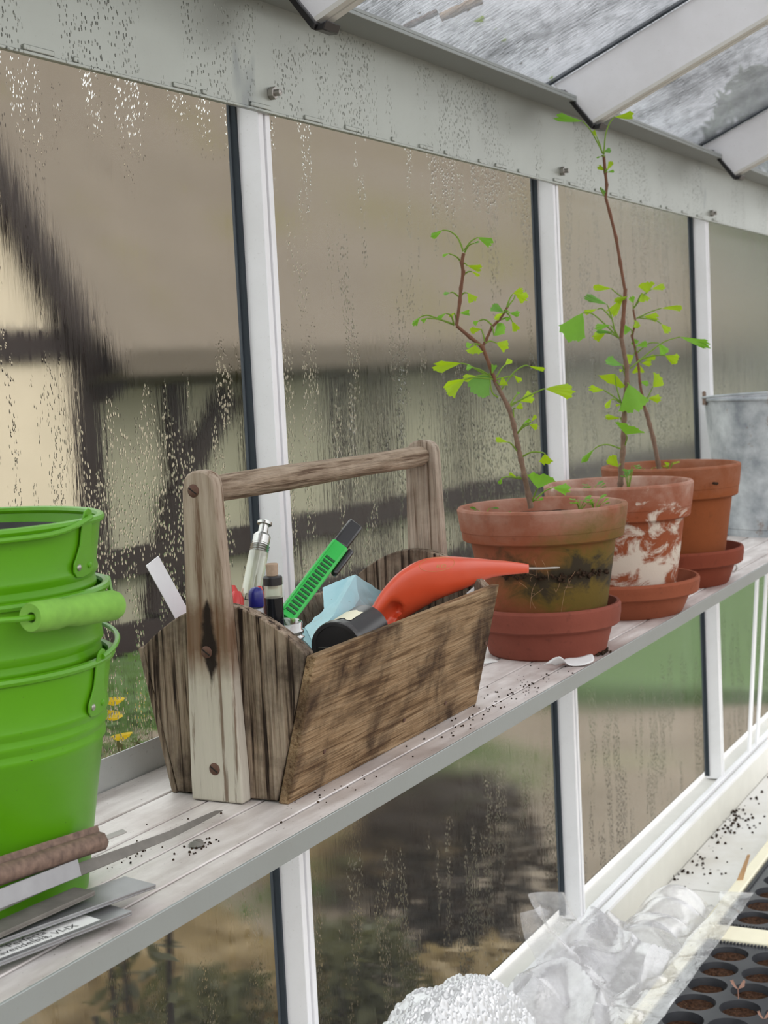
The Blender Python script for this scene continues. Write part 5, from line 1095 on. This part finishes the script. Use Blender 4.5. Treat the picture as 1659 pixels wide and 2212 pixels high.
# ================================================================ debris on the roof glass
def on_roof(px, py, lift=0.0055):
    d = ray(px, py); n = Vector((0, SL, 1)); k = 0.6835 + lift; t_ = (k - CAM.dot(n)) / d.dot(n); return CAM + d*t_
for (x0, y0, x1, y1, r, lab, mat) in ((873, 60, 945, 25, 0.0036, 'thin dark brown twig lying on the roof glass', 'bark_red'), (952, 38, 1040, -2, 0.0056, 'thick tan twig lying on the roof glass', 'stick')):
    a = on_roof(x0, y0, 0.0045+r); b = on_roof(x1, y1, 0.0045+r); m = MB(); random.seed(x0); n = 14
    m.tube([a.lerp(b, i/n) for i in range(n+1)], [r*random.uniform(0.85, 1.1) for i in range(n+1)], 9); o = part('twig', m, M[mat], smooth=True); tag(o, lab, 'twig', 'twigs on the roof')
LB_ = [(1035, 42, 26, 'largest bright green leaf fallen on the roof glass', 1), (1088, 87, 13, 'small lime leaf on the roof glass below the large one', 1), (1070, 62, 6, 'tiny lime leaf speck beside the large roof leaf', 1), (1180, 107, 10, 'small tan leaf on the roof glass near the rafter', 3), (1125, 137, 9, 'tan leaf flake lowest on the roof glass', 3), (905, 28, 9, 'ochre leaf flake beside the brown twig', 3), (1190, 168, 11, 'pale leaf flake at the foot of the roof pane', 1)]
for i, (x, y, s, lab, k) in enumerate(LB_):
    a = on_roof(x-s/2, y+s*0.2); b = on_roof(x+s/2, y-s*0.2); w = (on_roof(x, y-s*0.3) - on_roof(x, y))*1.0
    m = leaf_mesh(a, b, w, 0.05, 900+i); o = part('fallen_leaf', m, M['leaf'][1] if k < 3 else M['stick'], smooth=True, fix=False, angle=80); tag(o, lab, 'leaf', 'leaves on the roof')
m = MB(); p = on_roof(735, 4, 0.01); random.seed(2)
for i in range(26):
    m.m = Matrix.Translation(p + Vector((random.gauss(0, 0.010), random.gauss(0, 0.006), random.gauss(0.002, 0.002)))); s = random.uniform(0.002, 0.005); m.lathe([(0.0002, s), (s, 0), (0.0002, -s)], 6)
m.m = Matrix.Identity(4); o = part('moss_clump', m, M['weed'], smooth=True); tag(o, 'moss clump in the roof corner at the top', 'moss', None, 'stuff')

# ================================================================ bench, trays, film, bubble wrap
BZ = -0.540
t = thing('potting_bench', (1.9, -0.4, -1.22), 'white painted potting bench below the shelf', 'bench')
for i, (x0, x1) in enumerate(((0.9, 2.353), (2.357, 3.9))):
    m = MB(); m.box(x0, x1, -0.62, -0.0235, BZ-0.02, BZ); part('bench_board', m, M['bench'], t, bevel=0.001)
for x in (1.0, 3.8):
    for y in (-0.58, -0.06):
        m = MB(); m.box(x-0.03, x+0.03, y-0.03, y+0.03, -1.22, BZ-0.02); part('leg', m, M['cream_wood'], t)
crumbs('spilt_soil', 'soil spilt over the white bench at the far right', 'soil', [(at_z(1570, 1785, BZ).x, at_z(1570, 1785, BZ).y, BZ, 0.05, 0.012, 60), (at_z(1600, 1760, BZ).x, at_z(1600, 1760, BZ).y, BZ, 0.12, 0.03, 60), (at_z(1500, 1870, BZ).x, at_z(1500, 1870, BZ).y, BZ, 0.06, 0.02, 40)], M['soil'], (0.0008, 0.0035), 41)
# cream frame with two trays
FZ = -0.448
t = thing('tray_frame', (1.95, -0.35, BZ), 'cream painted wooden frame holding the seed trays on the bench', 'frame')
y0 = at_z(1540, 1990, FZ).y; xc = at_z(1540, 1990, FZ).x
m = MB(); m.box(1.30, 3.05, y0-0.006, y0+0.012, BZ, FZ); part('side_rail', m, M['cream_wood'], t, bevel=0.002)
m = MB(); m.box(xc-0.052, xc-0.002, -0.60, y0-0.006, BZ, FZ-0.002); part('cross_rail', m, M['cream_wood'], t, bevel=0.002)
m = MB(); m.box(1.30, 3.05, -0.612, -0.60, BZ, FZ); part('side_rail', m, M['cream_wood'], t, bevel=0.002)
def tray(x0, y1, nx, ny, sp, label, seedl):
    # x0 near-left corner x, y1 edge nearest the glass; cells run in +x and -y
    t = thing('seed_tray', (x0, y1, BZ+0.01), label, 'seed tray', 'black seed trays'); zt = FZ-0.004; w = nx*sp+0.02; d = ny*sp+0.02
    m = MB(); R = sp*0.455; N = 24
    for i in range(nx):
        for j in range(ny):
            cx_ = x0 + 0.01 + sp*(i+0.5); cy_ = y1 - 0.01 - sp*(j+0.5); h = sp/2; vs = []; sqv = []
            for k in range(N):
                a = 2*PI*k/N; vs.append((cx_ + R*math.cos(a), cy_ + R*math.sin(a), zt)); q = max(abs(math.cos(a)), abs(math.sin(a))); sqv.append((cx_ + h*math.cos(a)/q, cy_ + h*math.sin(a)/q, zt))
            low = [(cx_ + R*0.75*math.cos(2*PI*k/N), cy_ + R*0.75*math.sin(2*PI*k/N), zt-0.035) for k in range(N)]
            m.add(sqv + vs + low, [(k, (k+1) % N, N+(k+1) % N, N+k) for k in range(N)] + [(N+k, N+(k+1) % N, 2*N+(k+1) % N, 2*N+k) for k in range(N)] + [tuple(2*N+k for k in range(N))])
    X0, X1, Y0, Y1 = x0+0.01, x0+0.01+nx*sp, y1-0.01-ny*sp, y1-0.01
    for (a0, a1, b0, b1) in ((x0, X0, y1-d, y1), (X1, x0+w, y1-d, y1), (X0, X1, y1-d, Y0), (X0, X1, Y1, y1)): m.add([(a0, b0, zt), (a1, b0, zt), (a1, b1, zt), (a0, b1, zt)], [(0, 1, 2, 3)])
    m.add([(x0, y1-d, zt), (x0+w, y1-d, zt), (x0+w, y1, zt), (x0, y1, zt), (x0, y1-d, zt-0.03), (x0+w, y1-d, zt-0.03), (x0+w, y1, zt-0.03), (x0, y1, zt-0.03)], [(0, 1, 5, 4), (1, 2, 6, 5), (2, 3, 7, 6), (3, 0, 4, 7)])
    tb = part('tray_sheet', m, M['tray'], t, fix=False, smooth=True, angle=30)
    m = MB()
    for i in range(int(w/0.0045)): m.box(x0+i*0.0045, x0+i*0.0045+0.0024, y1-0.004, y1+0.0005, zt, zt+0.0022)
    for i in range(int(d/0.0045)):
        for xx in (x0, x0+w-0.004): m.box(xx, xx+0.004, y1-d+i*0.0045, y1-d+i*0.0045+0.0024, zt, zt+0.0022)
    part('ribbed_edge', m, M['tray'], t)
    random.seed(int(x0*100))
    for i in range(nx):
        for j in range(ny):
            cx_ = x0 + 0.01 + sp*(i+0.5); cy_ = y1 - 0.01 - sp*(j+0.5); zz = zt - random.uniform(0.004, 0.011); m = MB()
            def fn(u, v, cx_=cx_, cy_=cy_, zz=zz):
                a = 2*PI*u; r = R*0.93*v; return (cx_ + r*math.cos(a), cy_ + r*math.sin(a), zz + 0.0035*mnoise.noise(Vector((cx_*200 + r*90*math.cos(a), cy_*200 + r*90*math.sin(a), 1.0)))*(1.0 if v < .95 else 0.3))
            m.grid(fn, 20, 6); part('soil_plug', m, M['peat'], t, smooth=True)
    return t
SP = 0.0535
tray(xc-0.053-0.006-(7*SP+0.02), y0-0.010, 7, 4, SP, 'nearer black seed tray with soil-filled round cells at the bottom right', True)
tray(xc+0.004, y0-0.010, 6, 4, SP, 'farther black seed tray beyond the cream cross rail', False)
def seedling(px, py, label, s, h):
    p = at_z(px, py, FZ-0.012); t = thing('seedling', p, label, 'seedling', 'pink seedlings in the tray'); q = p + Vector((0.001, 0, h)); m = MB(); m.tube([p, p.lerp(q, 0.5) + Vector((0.001, 0, 0)), q], 0.0007, 6); part('stalk', m, M['pink'], t, smooth=True)
    for k, sgn in enumerate((-1, 1)):
        d = right*sgn*0.75 + Vector((0, 0, 0.66)); m = leaf_mesh(q, q + d*s, Vector((0, 0, 1)).cross(d).normalized()*s*0.15 + up*s*0.3*sgn, 0.5, 70+k); part('seed_leaf', m, M['pink'], t, smooth=True, fix=False, angle=80)
seedling(1595, 2172, 'pink stalked two-leaved seedling in the nearer tray', 0.013, 0.020)
seedling(1650, 2216, 'pale two-leaved seedling at the lower right corner', 0.011, 0.008)
p = at_z(1583, 1945, FZ-0.03); q = facing(1618, 1846, p); m = MB(); n = Vector((0.5, -0.85, 0)).normalized()*0.006; k = Vector((0.85, 0.5, 0))*0.001; e = p.lerp(q, 0.62) + n*0.9
m.hexa([p-n*1.1-k, p+n*1.1-k, p+n*1.1+k, p-n*1.1+k, q-n*0.35-k, q+n*0.35-k, q+n*0.35+k, q-n*0.35+k]); o = part('wooden_label', m, M['stick'], bevel=0.0006); tag(o, 'plain wooden stick standing at the edge of the farther tray', 'stick')
# crumpled clear film: one limp sheet in soft folds with a few sharp creases
m = MB()
def fold(x, y, k):
    q = Vector((x*5.2 + k*3.1, y*9.0 - k, 0.4 + k))
    a = mnoise.noise(q); b = mnoise.noise(Vector((x*11 + y*6 + k, y*13 - x*5, 2.0 + k))); c = abs(mnoise.noise(Vector((x*7 - y*9, y*8 + x*6, 5.0 + k))))
    return a, b, c
def fl(k, x0, x1, y0_, y1_, zb, amp):
    def fn(u, v):
        x = x0 + (x1-x0)*u + 0.06*(v-0.5)*math.sin(2.2*u+k); y = y0_ + (y1_-y0_)*v
        a, b, c = fold(x, y, k); e = min(u, 1-u, v, 1-v); ed = min(1.0, e*9)
        z = zb + amp*(0.55 + 0.9*a)*(0.35+0.65*ed) + amp*0.32*b + amp*0.75*(0.30-c)
        z = max(z, BZ + 0.004 + 0.004*abs(b))
        if y < y0 + 0.014 and x > 1.3: z = max(z, FZ + 0.004 + 0.006*abs(b))
        return (x + 0.035*a, y + (0.016*b if 0.03 < v < 0.97 else 0), z)
    return fn
m.grid(fl(0.0, 1.58, 2.06, -0.036, y0-0.030, BZ+0.040, 0.060), 110, 60)
m.grid(fl(2.7, 1.60, 1.90, -0.044, y0+0.020, BZ+0.060, 0.060), 90, 50)
# the flap that stands up against the glass
def flap(u, v):
    x = 1.700 + 0.115*u + 0.02*math.sin(5*v); z = BZ + 0.03 + 0.165*v*(1 - 0.22*(u-0.35)**2); y = -0.050 - 0.050*(1-v) + 0.014*math.sin(9*u + 3*v) + 0.008*mnoise.noise(Vector((u*4, v*5, 1)))
    return (x, y, z)
m.grid(flap, 40, 30)
def puff(u, v):
    a = -0.4 + 3.9*u; r = 0.060 + 0.014*mnoise.noise(Vector((u*5, v*4, 3))) ; x = 1.93 + 0.15*v + 0.02*math.sin(6*u); y = -0.125 - r*math.cos(a)*0.95; z = BZ + 0.012 + (0.085 + 0.02*mnoise.noise(Vector((v*6, u*3, 9))))*max(0.02, math.sin(max(0, min(PI, a*0.9+0.1)))) 
    return (x, min(-0.028, max(y0+0.015, y)), z)
m.grid(puff, 50, 40)
o = part('plastic_film', m, M['film'], smooth=True, fix=False, angle=30); tag(o, 'crumpled sheet of clear plastic film heaped between sill and seed trays', 'plastic film')
# bubble wrap heap
m = MB(); bc = at_y(930, 2165, -0.085)
def bw(u, v):
    a = PI*u; X = -0.20 + 0.40*v; s = math.sqrt(max(0, 1 - (X/0.205)**2))
    rr = 0.080*(0.35+0.65*s); hh = (bc.z-BZ)*(0.25+0.75*s**0.8)
    y = -rr*math.cos(a); z = hh*math.sin(a)
    q3 = Vector((X*150, a*13.5, 0.0)); dd = mnoise.voronoi(q3, distance_metric='DISTANCE_SQUARED')[0][0]
    bmp = 0.0038*max(0.0, 1 - dd/0.30)**0.5; n = 0.016*mnoise.noise(Vector((v*7, u*5, 2))) + 0.006*mnoise.noise(Vector((v*16, u*12, 6)))
    nv = Vector((0, -math.cos(a), math.sin(a)*1.2)).normalized()
    return Vector((bc.x + X, bc.y + y, BZ + 0.003 + z)) + nv*(bmp + n)
m.grid(bw, 312, 420); o = part('bubble_wrap', m, M['bubble'], smooth=True, fix=False, angle=80); tag(o, 'heap of white bubble wrap at the bottom of the picture', 'bubble wrap')
